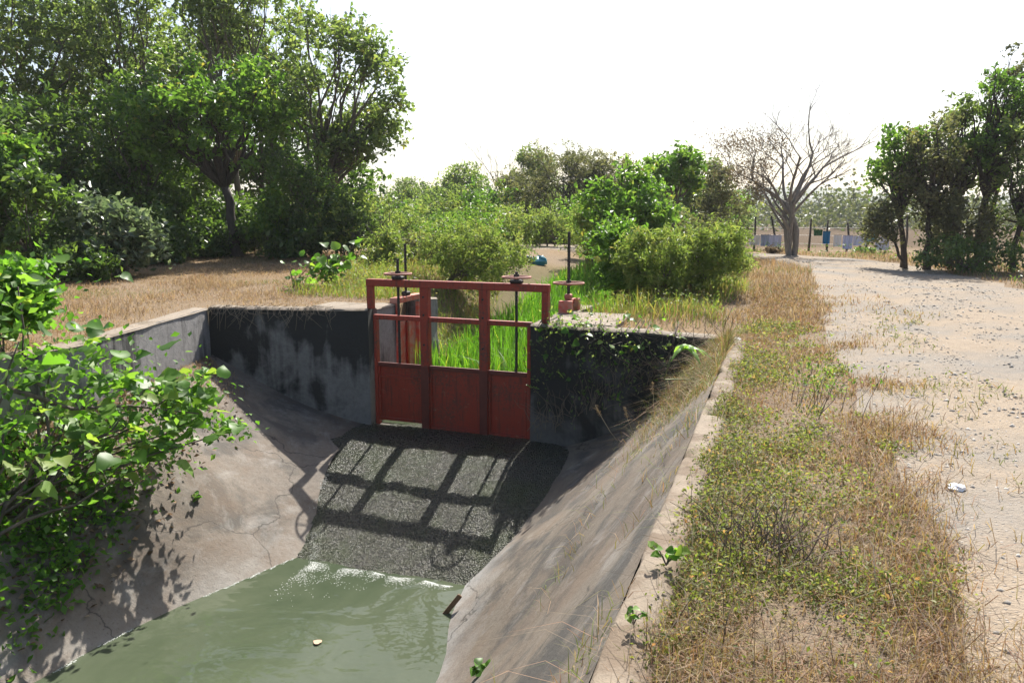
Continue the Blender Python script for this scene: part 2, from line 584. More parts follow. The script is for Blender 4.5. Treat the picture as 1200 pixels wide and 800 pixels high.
hole = []
for (s, q) in [(-.5, -6), (-.5, 11.2), (CRs + .1, CRq + .16), (-3.5, 11.54), (-3.5, 14.25), (-6.8, 14.25), (-6.8, 11.62), (CLs - .12, CLq + .14)]:
    hole.append(P(s, q))
for (s, q) in LW[1:]:
    hole.append(P(s - .15, q))
hole2 = [(p.x, p.y) for p in hole]
road_l = [(.9, -6), (1.0, 0), (1.55, 2.46), (2.13, 3.79), (2.75, 5.7), (3.5, 7.73), (5.0, 12.0), (6.77, 17.0), (8.6, 22), (9.6, 26), (9.7, 29.5), (8.4, 31.8), (5, 33), (-8, 34)]
road_r = [(-8, 39), (4, 38), (8.5, 37.2), (11.6, 35), (13.4, 31), (13.6, 26.5), (12.9, 22.5), (11.7, 18), (9.9, 12), (8.2, 6), (7.2, 0), (6.8, -6)]


def wobble(pl, sc):
    out = []
    for i in range(len(pl) - 1):
        a, b = Vector(pl[i]), Vector(pl[i + 1])
        n = max(1, int((b - a).length / .8))
        for k in range(n):
            p = a.lerp(b, k / n)
            d = (vnoise(p.x, p.y, 1.1) - .5) * sc
            out.append((p.x + float(d), p.y))
    out.append(tuple(pl[-1]))
    return out


rl = wobble(road_l, .45); rr = wobble(road_r, .5)
road = rl + rr
pts2 = []
def grid(x0, x1, y0, y1, st, ex=None):
    xs = np.arange(x0, x1, st); ys = np.arange(y0, y1, st)
    X, Y = np.meshgrid(xs, ys)
    X = X + RNG.uniform(-.3, .3, X.shape) * st; Y = Y + RNG.uniform(-.3, .3, X.shape) * st
    k = np.ones(X.shape, bool)
    if ex:
        k = ~((X > ex[0]) & (X < ex[1]) & (Y > ex[2]) & (Y < ex[3]))
    return list(zip(X[k].tolist(), Y[k].tolist()))
pts2 += grid(-13, 15, -3, 22, .33)
pts2 += grid(-26, 30, -10, 46, 1.0, (-13, 15, -3, 22))
pts2 += grid(-150, 150, -40, 240, 8, (-26, 30, -10, 46))
pts2 += grid(-900, 901, -500, 1500, 90, (-150, 150, -40, 240))
pts2 += [(-1000, -600), (1000, -600), (1000, 1600), (-1000, 1600)]
npt = len(pts2)
edges = []
for poly in (hole2, road):
    b = len(pts2)
    pts2 += poly
    edges += [(b + i, b + (i + 1) % len(poly)) for i in range(len(poly))]
cv, ce, cf, *_ = geometry.delaunay_2d_cdt([Vector(p) for p in pts2], edges, [], 0, 1e-5)
CV = np.array([(v.x, v.y) for v in cv]); CF = np.array([tuple(f) for f in cf])
cen = CV[CF].mean(1)
inh = in_poly(cen[:, 0], cen[:, 1], hole2); inr = in_poly(cen[:, 0], cen[:, 1], road)
CZ = Hn(CV[:, 0], CV[:, 1])
S_ = AY * CV[:, 0] - AX * CV[:, 1]; Q_ = AX * CV[:, 0] + AY * CV[:, 1]
def road_dist(x, y):
    R = np.array(rl)
    d = np.full(np.shape(x), 1e9)
    for p in R:
        d = np.minimum(d, np.hypot(x - p[0], y - p[1]))
    return d
bare = (1 - sstep(.3, 1.6, road_dist(CV[:, 0], CV[:, 1]) + (vnoise(CV[:, 0], CV[:, 1], 1.6) - .5) * 1.2))
bare = np.maximum(bare, np.exp(-(((CV[:, 0] - 2.1) / .95) ** 2 + ((CV[:, 1] - 28.5) / 2.6) ** 2)) * 1.2)
bare = np.maximum(bare, sstep(.45, .7, vnoise(CV[:, 0], CV[:, 1], .23)) * .6 * (1 - (S_ > -.6) * (Q_ < 12)))
far_ = sstep(36, 46, CV[:, 1]); bare = bare * (1 - far_)
green = np.where((S_ > -.5) & (bare < .3) & (Q_ < 13) & (CV[:, 0] < 4), sstep(.4, .65, vnoise(CV[:, 0], CV[:, 1], .8)), 0)
chan = (1 - sstep(1.4, 2.2, np.abs(CV[:, 0] - xc_of(CV[:, 1])))) * sstep(13.5, 14.2, Q_) * (1 - sstep(25, 28, CV[:, 1]))
green = np.maximum(green, chan)
green = np.maximum(green, sstep(34, 44, CV[:, 1]) * (CV[:, 0] < 6) * .5)


def sub_mesh(name, keep, mat, attrs):
    F = CF[keep]
    ids, inv = np.unique(F, return_inverse=True)
    F = inv.reshape(F.shape)
    V = np.column_stack([CV[ids], CZ[ids]])
    n = np.cross(V[F[:, 1]] - V[F[:, 0]], V[F[:, 2]] - V[F[:, 0]])
    F[n[:, 2] < 0] = F[n[:, 2] < 0][:, ::-1]
    o = link(name, np_mesh(name, V, F, {k: a[ids] for k, a in attrs.items()}), mat, smooth=True)
    o["kind"] = "structure"
    return o


sub_mesh("ground", ~inh & ~inr, M['ground'], {"bare": np.clip(bare, 0, 1), "green": green, "field": np.maximum(far_ * .9, .75 * (S_ > -.5) * (Q_ < 12) * (1 - np.clip(bare, 0, 1)))})
sub_mesh("dirt_road", inr & ~inh, M['road'], {})

# ------------------------------------------------------------------ canal: banks, spillway, water
def resample(pl, n):
    pl = [np.array(p, float) for p in pl]
    d = [0]
    for a, b in zip(pl, pl[1:]): d.append(d[-1] + np.linalg.norm((b - a)[:2]))
    t = np.linspace(0, d[-1], n)
    arr = np.array(pl)
    return np.column_stack([np.interp(t, d, arr[:, k]) for k in range(arr.shape[1])])


def smooth_line(a, it=6):
    a = a.copy()
    for _ in range(it):
        a[1:-1] = (a[:-2] + 2 * a[1:-1] + a[2:]) / 4
    return a


def loft(name, top, toe, nu, nv, prof, amp, mat):
    T = resample(top, nu); B = smooth_line(resample(toe, nu), 8)
    V, F = [], []
    for i in range(nu):
        for j in range(nv):
            t = j / (nv - 1)
            s = T[i, 0] + (B[i, 0] - T[i, 0]) * t
            q = T[i, 1] + (B[i, 1] - T[i, 1]) * t
            z = T[i, 2] + (B[i, 2] - T[i, 2]) * prof(t, i / (nu - 1))
            p = P(s, q, z)
            e = min(1, t * 6)
            dz = float(vnoise(s * 1.0, q * 1.0, 1.4) - .5) * amp * 2 + float(vnoise(s, q, 5) - .5) * amp * .5
            V.append((p.x, p.y, z + dz * e))
    for i in range(nu - 1):
        for j in range(nv - 1):
            a = i * nv + j
            F.append((a, a + 1, a + nv + 1, a + nv))
    V = np.array(V); F = np.array(F)
    n = np.cross(V[F[:, 1]] - V[F[:, 0]], V[F[:, 2]] - V[F[:, 0]])
    if n[:, 2].mean() < 0: F = F[:, ::-1]
    o = link(name, np_mesh(name, V, F), mat, smooth=True)
    o["kind"] = "structure"
    return o, V.reshape(nu, nv, 3)


lt_top = [(CLs, CLq + .1, -.78)] + [(s, q, -.80) for s, q in LW[1:]]
lt_toe = [(Ls - .02, Lq + .05, -1.99), (-6.52, 10.2, -2.0), (-6.25, 9.2, -2.38), (-5.55, 8.05, -2.84), (-5.75, 7.2, -3.0), (-5.9, 6.4, -3.05), (-6.2, 5.2, -3.05), (-6.3, 3, -3.05), (-6.3, -6, -3.05)]
bankL, VL = loft("canal_bank", lt_top, lt_toe, 90, 26, lambda t, u: 1 - (1 - t) ** 1.35, .035, M['bank_left'])
rt_top = [(CRs + .02, CRq + .05, -.12), (-.6, 5, -.12), (-.6, -6, -.12)]
rt_toe = [(Rs + .45, Rq + .05, -1.99), (-3.12, 10.4, -2.05), (-3.05, 9.5, -2.4), (-3.3, 8.6, -2.68), (-3.6, 7.95, -2.87), (-3.42, 7.2, -2.93), (-3.06, 6.1, -2.95), (-2.8, 4, -2.95), (-2.75, -6, -2.95)]
bankR, VR = loft("canal_bank", rt_top, rt_toe, 90, 28, lambda t, u: 1 - (1 - t) ** (1.12 + .42 * max(0, 1 - u * 5) ** 1.5), .03, M['bank_right'])


def bank_point(Vg, u, t):
    nu, nv, _ = Vg.shape
    a = u * (nu - 1); b = t * (nv - 1)
    i = min(int(a), nu - 2); j = min(int(b), nv - 2)
    fa, fb = a - i, b - j
    p = Vg[i, j] * (1 - fa) * (1 - fb) + Vg[i + 1, j] * fa * (1 - fb) + Vg[i, j + 1] * (1 - fa) * fb + Vg[i + 1, j + 1] * fa * fb
    return p


# spillway grid (rough, really displaced)
nu, nv = 200, 170
V = []
for i in range(nu):
    q = 11.75 - i / (nu - 1) * (11.75 - 7.1)
    z = np.interp(q, [7.1, 7.9, 10.45, 11.3, 11.75], [-3.2, -2.85, -1.985, -1.95, -1.95])
    ss = np.linspace(np.interp(q, [7, 8, 9.2, 10.2, 11.5], [-6.2, -6.3, -6.7, -6.8, -6.9]), np.interp(q, [7.9, 9.3, 11, 11.6], [-3.3, -2.8, -2.9, -3.3]), nv)
    qq = np.full(nv, q)
    dz = (vnoise(ss * 1.0, qq * .55, 9) - .5) * .018 + (vnoise(ss, qq * .55, 24) - .5) * .014 + (vnoise(ss, qq, 2) - .5) * .03
    for k in range(nv):
        p = P(ss[k], q, z + dz[k])
        V.append(tuple(p))
V = np.array(V)
I = np.arange(nu - 1)[:, None] * nv + np.arange(nv - 1)[None]
F = np.stack([I, I + nv, I + nv + 1, I + 1], -1).reshape(-1, 4)
o = link("spillway", np_mesh("spillway", V, F), M['spill'], smooth=True)
o["kind"] = "structure"

# water sheets
def sheet(name, pl, z, mat):
    mb = MB()
    mb.add([P(s, q, z) for s, q in pl], [tuple(range(len(pl)))])
    o = mb.build(name, mat)
    o["kind"] = "structure"
    if o.data.polygons[0].normal.z < 0: o.data.flip_normals()
    return o
sheet("canal_water", [(-6.8, -6), (-2.2, -6), (-2.2, 6), (-3.0, 8.15), (-5.9, 8.15), (-6.6, 6)], -2.8, M['water'])
sheet("canal_bed", [(-7, -7), (-2, -7), (-2, 8), (-7, 8)], -3.15, M['bank_left'])
sheet("basin_water", [(-6.62, 11.62), (-3.66, 11.62), (-3.66, 14.6), (-6.62, 14.6)], -1.945, M['water'])
sheet("basin_floor", [(-6.9, 11.55), (-3.4, 11.55), (-3.4, 14.6), (-6.9, 14.6)], -1.96, M['bank_left'])

# foam at the spillway toe and along the left water line
fp = []
for _ in range(5200):
    k = random.random() ** 1.5
    s = -5.5 + 1.92 * k + random.gauss(0, .03)
    q = 7.99 - random.expovariate(1) * (.03 + .22 * (1 - k) ** 2) + .02 * math.sin(s * 9)
    if vnoise(s, q, 7) > .42 + .5 * random.random() - .25: fp.append(P(s, q, -2.797))
for k in range(2000):
    u = random.uniform(.17, .5)
    ts = [bank_point(VL, u, t)[2] for t in np.linspace(.5, 1, 26)]
    t = .5 + .02 * next((i_ for i_, z_ in enumerate(ts) if z_ < -2.79), 25)
    p = bank_point(VL, u, min(t, 1))
    if vnoise(u * 60, 2) > .35: fp.append(Vector((p[0] + random.gauss(.0, .012), p[1], -2.797)))
for _ in range(900):  # white grains up the spillway's left edge, imitating wet sparkle
    q = random.uniform(7.95, 9.7); s = float(np.interp(q, [7.9, 8.05, 9.2, 10.2], [-5.5, -5.52, -6.2, -6.5])) + random.gauss(-.02, .05)
    z = float(np.interp(q, [7.1, 7.9, 10.45], [-3.2, -2.85, -1.985]))
    if vnoise(s, q, 9) > .5: fp.append(P(s, q, z + .03 + .02 * random.random()))
V, F = [], []
for p in fp:
    r = random.uniform(.002, .0065); b = len(V)
    for k in range(6):
        a = k * math.pi / 3 + random.random() * .5
        V.append((p.x + r * math.cos(a), p.y + r * math.sin(a), p.z))
    V.append((p.x, p.y, p.z + r * .6))
    F += [(b + k, b + (k + 1) % 6, b + 6) for k in range(6)]
o = link("foam_and_sparkle", np_mesh("foam_and_sparkle", V, F), M['foam_and_sparkle'], smooth=True); o["kind"] = "stuff"

# ------------------------------------------------------------------ concrete walls
def wall_slab(mb, a, b, thick, zt0, zt1, zb, rough=.012, side=1, nx=None, nz=10):
    """vertical slab; a,b = front-bottom line (s,q); thickness goes to the given side."""
    A, B = P(*a), P(*b)
    d = (B - A); L = d.length; d.normalize()
    nrm = Vector((-d.y, d.x, 0)) * side
    nx = nx or max(2, int(L / .12))
    def pt(u, w, t):   # u along, w 0 bottom..1 top, t 0 front..1 back
        zt = zt0 + (zt1 - zt0) * u
        p = A + d * L * u + nrm * thick * t
        p = Vector((p.x, p.y, zb + (zt - zb) * w))
        n = (vnoise(p.x * 3 + p.z * 2.2, p.y * 3 - p.z * 1.7, 1) - .5) * rough * 2
        p -= nrm * float(n) * (1 - 2 * t)
        if w == 1: p.z += float(vnoise(p.x, p.y, 4.0) - .6) * rough * 2
        return p
    def gridf(f, n, m, flip):
        base = len(mb.v)
        for i in range(n + 1):
            for j in range(m + 1):
                mb.v.append(tuple(f(i / n, j / m)))
        for i in range(n):
            for j in range(m):
                q = (base + i * (m + 1) + j, base + (i + 1) * (m + 1) + j, base + (i + 1) * (m + 1) + j + 1, base + i * (m + 1) + j + 1)
                mb.f.append(q[::-1] if flip else q)
    fl = side < 0
    gridf(lambda u, w: pt(u, w, 0), nx, nz, fl)
    gridf(lambda u, w: pt(u, w, 1), nx, 2, not fl)
    gridf(lambda u, w: pt(u, 1, w), nx, 3, fl)
    gridf(lambda w, t: pt(0, t, w), 2, nz, not fl)
    gridf(lambda w, t: pt(1, t, w), 2, nz, fl)


def top_cap(name, a, b, thick, zt0, zt1, side, mat, parent):
    A, B = P(*a), P(*b); d = (B - A); L = d.length; d.normalize(); nrm = Vector((-d.y, d.x, 0)) * side
    n = max(2, int(L / .15)); mb = MB()
    for i in range(n + 1):
        for k, t in enumerate((-.015, .02, thick)):
            p = A + d * L * i / n + nrm * t
            zz = zt0 + (zt1 - zt0) * i / n + .012 + float(vnoise(p.x, p.y, 3) - .5) * .02 - (.03 if k == 0 else 0)
            mb.v.append((p.x, p.y, zz))
    for i in range(n):
        for k in range(2):
            q = (i * 3 + k, (i + 1) * 3 + k, (i + 1) * 3 + k + 1, i * 3 + k + 1)
            mb.f.append(q if side > 0 else q[::-1])
    return mb.build(name, mat, parent, True)


w = empty("wing_wall", P(-8, 11.1, 0), "tall mould-blackened concrete wing wall left of the red gate, in shade", "wall")
mb = MB(); wall_slab(mb, (CLs, CLq), (Ls, Lq), .32, .05, .05, -2.3, side=1, nz=24)
mb.build("wall_face", M['conc_left'], w)
top_cap("coping", (CLs, CLq), (Ls, Lq), .32, .05, .05, 1, M['conc_top'], w)

w = empty("wing_wall", P(-2, 11.2, 0), "dark vine-covered concrete wing wall between the red gate and the roadside bank", "wall")
mb = MB(); wall_slab(mb, (Rs, Rq), (CRs, CRq), .32, -.06, -.1, -2.3, side=1, nz=24)
mb.build("wall_face", M['conc_right'], w)
top_cap("coping", (Rs, Rq), (CRs + .1, CRq), .32, -.06, -.1, 1, M['conc_top'], w)

w = empty("canal_side_wall", P(-8.2, 7.3, 0), "low grey concrete wall along the left canal bank, its end behind the broad-leaved shrub", "wall")
mb = MB()
for (a, b) in zip(LW, LW[1:]):
    wall_slab(mb, a, b, .25, .045, .045, -1.1, side=-1)
mb.build("wall_face", M['conc_wall'], w)
for (a, b) in zip(LW, LW[1:]):
    top_cap("coping", a, b, .25, .045, .045, -1, M['conc_top'], w)

# basin walls upstream of the gate
w = empty("basin_wall", P(-6.7, 12.5, 0), "stained concrete side wall behind the left end of the red gate, with a small opening", "wall")
mb = MB()
wall_slab(mb, (Ls, Lq + .32), (Ls, Lq + 1.0), .35, .04, .04, -2.2, side=1)
wall_slab(mb, (Ls, Lq + 1.95), (Ls, Lq + 2.8), .35, .04, -.02, -2.2, side=1, rough=.03)
wall_slab(mb, (Ls, Lq + 1.0), (Ls, Lq + 1.95), .35, -1.35, -1.35, -2.2, side=1)
mb.build("wall_face", M['conc_wall'], w)
top_cap("coping", (Ls, Lq + .3), (Ls, Lq + 1.0), .35, .045, .045, 1, M['conc_top'], w)
top_cap("coping", (Ls, Lq + 1.95), (Ls, Lq + 2.8), .35, .045, -.02, 1, M['conc_top'], w)
mb = MB()   # the culvert behind the opening
for (s0, q0, q1) in ((-7.9, Lq + .9, Lq + 1.0), (-7.9, Lq + 1.95, Lq + 2.05)):
    mb.box(P(s0, q0, -1.4), P(.94, 0), P(0, q1 - q0), Vector((0, 0, 1.35)))
mb.box(P(-8.0, Lq + .9, -1.4), P(.1, 0), P(0, 1.15), Vector((0, 0, 1.35)))
mb.box(P(-8.0, Lq + .9, -.09), P(1.05, 0), P(0, 1.15), Vector((0, 0, .06)))
mb.build("culvert", M['conc_right'], w)
w = empty("basin_wall", P(-3.6, 12.5, 0), "concrete side wall with pale flat top behind the right end of the red gate", "wall")
mb = MB(); wall_slab(mb, (Rs, Rq + .32), (Rs, Rq + 2.8), .35, -.06, -.06, -2.2, side=-1)
mb.build("wall_face", M['conc_wall'], w)
top_cap("coping", (Rs, Rq + .3), (Rs, Rq + 2.8), .35, -.055, -.055, -1, M['conc_top'], w)
# broad pale slab top at the right abutment
mb = MB(); mb.box(P(-3.5, Rq + .2, -.3), P(1.1, 0), P(0, 1.6), Vector((0, 0, .255)), .03)
mb.build("abutment_slab", M['conc_top'], w)
mb = MB(); mb.box(P(-7.9, Lq + .22, -.25), P(1.1, 0), P(0, .75), Vector((0, 0, .30)), .03)
mb.build("abutment_slab", M['conc_top'], bpy.data.objects["basin_wall"])

# curb along the right bank: worn segments
w = empty("curb", P(-.5, 6, -.1), "worn sandy concrete curb along the top of the right canal bank", "curb")
mb = MB()
n = 330; prof = [(-.60, -.34), (-.605, -.15), (-.59, -.105), (-.575, -.088), (-.50, -.082), (-.43, -.085), (-.385, -.11), (-.34, -.3)]
for k in range(n + 1):
    qq = 11.05 - 17 * k / n
    for i_, (s, z) in enumerate(prof):
        e = float(vnoise(s * 2, qq, 1.7) - .5) * .045 + float(vnoise(s * 5, qq, 8) - .5) * .022
        chip = -.07 * float(sstep(.68, .8, vnoise(s * 1.5, qq, 3.1))) * (i_ > 0)
        p = P(s + e * .7, qq, z + ((e * .6 + chip) if z > -.2 else 0)); mb.v.append(tuple(p))
m_ = len(prof)
for k in range(n):
    for j in range(m_ - 1):
        a = k * m_ + j; mb.f.append((a, a + 1, a + m_ + 1, a + m_)[::-1])
w.name = "curb"
mb.build("curb_stone", M['curb'], w, True)

# ------------------------------------------------------------------ the red sluice gate
GL = Vector((-2.46, 13.0, 0)) ; GE = (Vector((.29, 11.95, 0)) - GL).normalized(); GN = Vector((-GE.y, GE.x, 0))
GO = GL + GN * .12
def gp(t, n, z): return GO + GE * t + GN * n + Vector((0, 0, z))
ROOTG = GO.copy()
gate = empty("sluice_gate", gp(1.5, 0, -1.95), "rust-red steel sluice gate with three panels across the canal, standing on the spillway", "sluice gate")
def gbox(name, t0, t1, n0, n1, z0, z1, mat, bev=.008, par=None):
    mb = MB(); mb.box(gp(t0, n0, z0), GE * (t1 - t0), GN * (n1 - n0), Vector((0, 0, z1 - z0)), bev)
    return mb.build(name, mat, par or gate)
ZT = .515
gbox("top_rail", -.06, 3.22, -.06, .06, ZT - .065, ZT + .055, M['red'])
gbox("post", -.055, .05, -.055, .055, .06, ZT - .066, M['red'])
gbox("post", 3.10, 3.21, -.055, .055, -.04, ZT - .066, M['red'])
for t in (1.04, 2.11):
    gbox("post", t - .075, t + .075, -.065, .065, -1.96, ZT - .066, M['red'])
    gbox("post_plate", t - .07, t + .07, -.075, -.067, -1.95, -.87, M['red_dark'], .003)
gbox("post", .06, .12, -.05, .05, -1.96, -.12, M['red'])
gbox("post", 2.86, 2.92, -.05, .05, -1.96, -.12, M['red'])
for (a, b) in ((.055, .964), (1.116, 2.034), (2.186, 2.93)):
    gbox("middle_rail", a, b, -.045, .045, -.115, -.035, M['red'])
bays = ((.125, .962, -1.875), (1.118, 2.032, -1.95), (2.188, 2.855, -1.955))
for k, (a, b, zb) in enumerate(bays):
    pl = gbox("panel", a, b, .0, .02, zb, -.86, M['red'], .004)
    gbox("panel_rim", a, b, -.04, -.001, -.93, -.855, M['red_dark'], .006, pl)
    gbox("panel_rim", a, b, -.035, -.001, -1.12, -1.07, M['red'] if k == 0 else M['red'], .006, pl) if k == 0 else None
    gbox("panel_rim", a, b, -.035, -.001, zb, zb + .05, M['red'], .006, pl)
    gbox("panel_rim", a, a + .035, -.035, -.001, zb + .051, -.931, M['red'], .006, pl)
    gbox("panel_rim", b - .035, b, -.035, -.001, zb + .051, -.931, M['red'], .006, pl)


for t in (1.04, 2.11):
    for z in (.0, .3, -.5):
        mb = MB(); c_ = gp(t, -.066, z); mb.tube([c_, c_ - GN * .018], .018, 6); mb.build("bolt", M['dark_steel'], gate)


def wheel(parent, c, R, mat, spokes=4, tilt=0):
    mb = MB(); mb.torus(c, R, .016)
    o = mb.build("handwheel", mat, parent, True)
    for k in range(spokes):
        a = math.pi * 2 * k / spokes + .4
        mb = MB(); mb.tube([c, (c[0] + R * math.cos(a), c[1] + R * math.sin(a), c[2])], .011, 6)
        mb.build("spoke", mat, o)
    mb = MB(); mb.tube([(c[0], c[1], c[2] - .05), (c[0], c[1], c[2] + .05)], .045, 10)
    mb.build("hub", M['dark_steel'], o)
    return o


def spindle(parent, x, y, z0, z1, r):
    mb = MB()
    n = int((z1 - z0) / .03)
    pts = [(x, y, z0 + (z1 - z0) * k / n) for k in range(n + 1)]
    mb.tube(pts, [r * (1 + .12 * (k % 2)) for k in range(n + 1)], 8)
    return mb.build("spindle", M['dark_steel'], parent)


for (t, zt, mat) in ((.534, .92, M['pink_rust']), (2.664, .76, M['pink_rust'])):
    p = gp(t, 0, 0)
    spindle(gate, p.x, p.y, -.87, zt, .022)
    gbox("bearing", t - .1, t + .1, -.07, .07, ZT + .056, ZT + .12, M['dark_steel'], .02)
    wheel(gate, (p.x, p.y, ZT + .155), .225, mat)

# small side gate in the left basin wall
sg = empty("side_gate", P(Ls, Lq + 1.45, -1.3), "small faded red side gate in the left basin wall, handwheel on a tall rod", "sluice gate")
def sbox(name, s0, s1, q0, q1, z0, z1, mat, par, bev=.006):
    mb = MB(); mb.box(P(s0, q0, z0), P(s1 - s0, 0), P(0, q1 - q0), Vector((0, 0, z1 - z0)), bev)
    return mb.build(name, mat, par)
sbox("head_beam", Ls - .10, Ls + .06, Lq + .96, Lq + 2.0, .055, .155, M['red_faded'], sg)
sbox("bracket", Ls - .10, Ls + .05, Lq + 1.0, Lq + 1.06, -.0, .054, M['red_faded'], sg)
sbox("panel", Ls - .06, Ls - .03, Lq + 1.03, Lq + 1.92, -1.34, -.32, M['red_faded'], sg)
for qq in (1.0, 1.87):
    sbox("guide", Ls - .03, Ls + .04, Lq + qq, Lq + qq + .08, -1.34, .0, M['red_faded'], sg)
sbox("panel_brace", Ls - .028, Ls + .02, Lq + 1.43, Lq + 1.5, -1.3, -.34, M['red'], sg)
p = P(Ls - .02, Lq + 1.47); spindle(sg, p.x, p.y, -.4, 1.12, .022)
sbox("bearing", Ls - .08, Ls + .04, Lq + 1.38, Lq + 1.56, .157, .24, M['dark_steel'], sg, .02)
wheel(sg, (p.x, p.y, .36), .26, M['pink_rust'])

sg = empty("side_gate", P(Rs, Rq + 1.75, -1.3), "red-bracketed side gate with tall dark rod on the right abutment top", "sluice gate")
for qq in (1.45, 1.95):
    sbox("bracket", Rs + .04, Rs + .28, Rq + qq, Rq + qq + .1, -.05, .17, M['red_faded'], sg)
sbox("head_beam", Rs + .09, Rs + .2, Rq + 1.56, Rq + 1.94, .08, .165, M['red'], sg)
sbox("panel", Rs - .04, Rs - .02, Rq + 1.35, Rq + 2.2, -1.34, -.5, M['red_faded'], sg)
p = P(Rs + .14, Rq + 1.75); spindle(sg, p.x, p.y, -.04, 1.36, .026)
sbox("bearing", Rs + .08, Rs + .2, Rq + 1.67, Rq + 1.83, .167, .27, M['pink_rust'], sg, .02)
wheel(sg, (p.x, p.y, .46), .27, M['pink_rust'])

# ------------------------------------------------------------------ trees and shrubs
def px(x, y, Y):
    """a place at distance Y: how far right and how high"""
    return Vector(((x - 600) / 900 * Y, Y, 1.6 + (255 - y) / 900 * Y))


def branch_path(a, b, n=5, jit=.12, sag=0):
    a, b = Vector(a), Vector(b); L = (b - a).length
    out = []
    for k in range(n + 1):
        t = k / n
        p = a.lerp(b, t)
        w_ = math.sin(math.pi * t) * jit * L
        out.append(p + Vector((random.uniform(-1, 1), random.uniform(-1, 1), random.uniform(-.4, 1) + sag)) * w_ * .6)
    out[0], out[-1] = a, b
    return out


def tree(name, label, cat, base, crown, nleaf, leaf, mat, bark=None, trunk_r=.12, nclump=14, clump=.36,
         fork=.35, group=None, aspect=.5, stems=1, droop=.25, up=.7, hang=0, twig=True, fill=.5, dense=.62, lscale=1.4):
    """base point, crown (cx,cy,cz,rx,ry,rz)"""
    bark = bark or BARK
    base = Vector(base); c = Vector(crown[:3]); R = np.array(crown[3:])
    root = empty(name, base, label, cat, group)
    cl = []
    for k in range(nclump):
        d = RNG.normal(size=3); d /= np.linalg.norm(d)
        rr = RNG.uniform(.25, 1.0) ** .6
        cl.append((np.array(c) + d * R * rr * (1 - clump * .55), R.mean() * clump * RNG.uniform(.55, 1.25), RNG.uniform(.5, 1.3)))
    # limbs
    mb = MB()
    forks = []
    for s in range(stems):
        off = Vector((random.gauss(0, .25), random.gauss(0, .2), 0)) * (stems > 1) * max(.4, float(R[0]) * .5)
        b0 = base + off
        f = b0.lerp(c + off * 1.2, fork) + Vector((random.gauss(0, .1), 0, 0)) * float(R[0]) * .3
        tp = branch_path(b0 - Vector((0, 0, .15)), f, 5, .08)
        mb.tube(tp, [trunk_r * (1.25 if k == 0 else 1.0 - .35 * k / 5) for k in range(6)], 8)
        forks.append((f, trunk_r * .62))
    tips = []
    for (cc, cr, _) in cl:
        f, fr = random.choice(forks)
        path = branch_path(f, cc, 5, .14)
        mb.tube(path, [fr * (.8 - .68 * k / 5) for k in range(6)], 5)
        tips.append(path)
    if len(mb.f): mb.build("trunk", bark, root, True)
    if twig:
        mb = MB()
        for (cc, cr, _), path in zip(cl, tips):
            for k in range(7):
                st = path[random.choice((3, 4, 5))]
                e = np.array(cc) + unit(RNG.normal(size=(1, 3)))[0] * cr * RNG.uniform(.7, 1.15)
                mb.tube(branch_path(st, e, 3, .12), [trunk_r * .09, trunk_r * .07, trunk_r * .05, trunk_r * .025], 3, False)
        t_ = mb.build("twigs", bark, root); t_["kind"] = "stuff"
    nleaf = int(nleaf * dense)
    wsum = sum(x[1] ** 2 * x[2] for x in cl)
    seeds = []
    per = 16
    for (cc, cr, dn) in cl:
        n = int(nleaf / per * (1 - fill * .3) * cr ** 2 * dn / wsum) + 1
        d = unit(RNG.normal(size=(n, 3)))
        rad = cr * RNG.random(n) ** .4
        seeds.append(cc + d * rad[:, None] * np.array([1.15, 1.15, .8]))
    n = int(nleaf * fill * .3 / per)
    d = unit(RNG.normal(size=(n, 3)))
    seeds.append(np.array(c) + d * R * (RNG.random(n) ** .5)[:, None] * .97)
    seeds = np.concatenate(seeds)
    ns = len(seeds)
    sprd = unit(RNG.normal(size=(ns, 3)) * [1, 1, .6]) * leaf * RNG.uniform(1.2, 3.2, (ns, 1))
    t = RNG.uniform(-1, 1, (ns, per, 1))
    pts = seeds[:, None] + sprd[:, None] * t + RNG.normal(size=(ns, per, 3)) * leaf * .62
    if hang: pts[:, :, 2] -= np.abs(RNG.normal(size=(ns, per))) * hang
    vv = np.clip(.62 * RNG.random((ns, 1)) + .42 * RNG.random((ns, per)), 0, 1).ravel()
    pts = pts.reshape(-1, 3)
    leaf = leaf * lscale
    gz = Hn(pts[:, 0], pts[:, 1]) + .03
    pts[:, 2] = np.maximum(pts[:, 2], gz + RNG.random(len(pts)) * .2)
    o = link("crown", leaf_mesh("crown", pts, leaf, vv, up, aspect, droop), mat, root)
    o["kind"] = "stuff"
    return root


def T(name, label, cat, cx, cy, rx, ry, Y, nleaf, leaf, mat, basepx=None, depth=.85, **kw):
    """crown centre and half sizes as fractions of the view at distance Y"""
    c = px(cx, cy, Y); k = Y / 900
    bx = c.x if basepx is None else (basepx - 600) / 900 * Y
    return tree(name, label, cat, (bx, Y, H(bx, Y)), (c.x, c.y, c.z, rx * k, max(rx, ry * .7) * k * depth, ry * k), nleaf, leaf, mat, **kw)


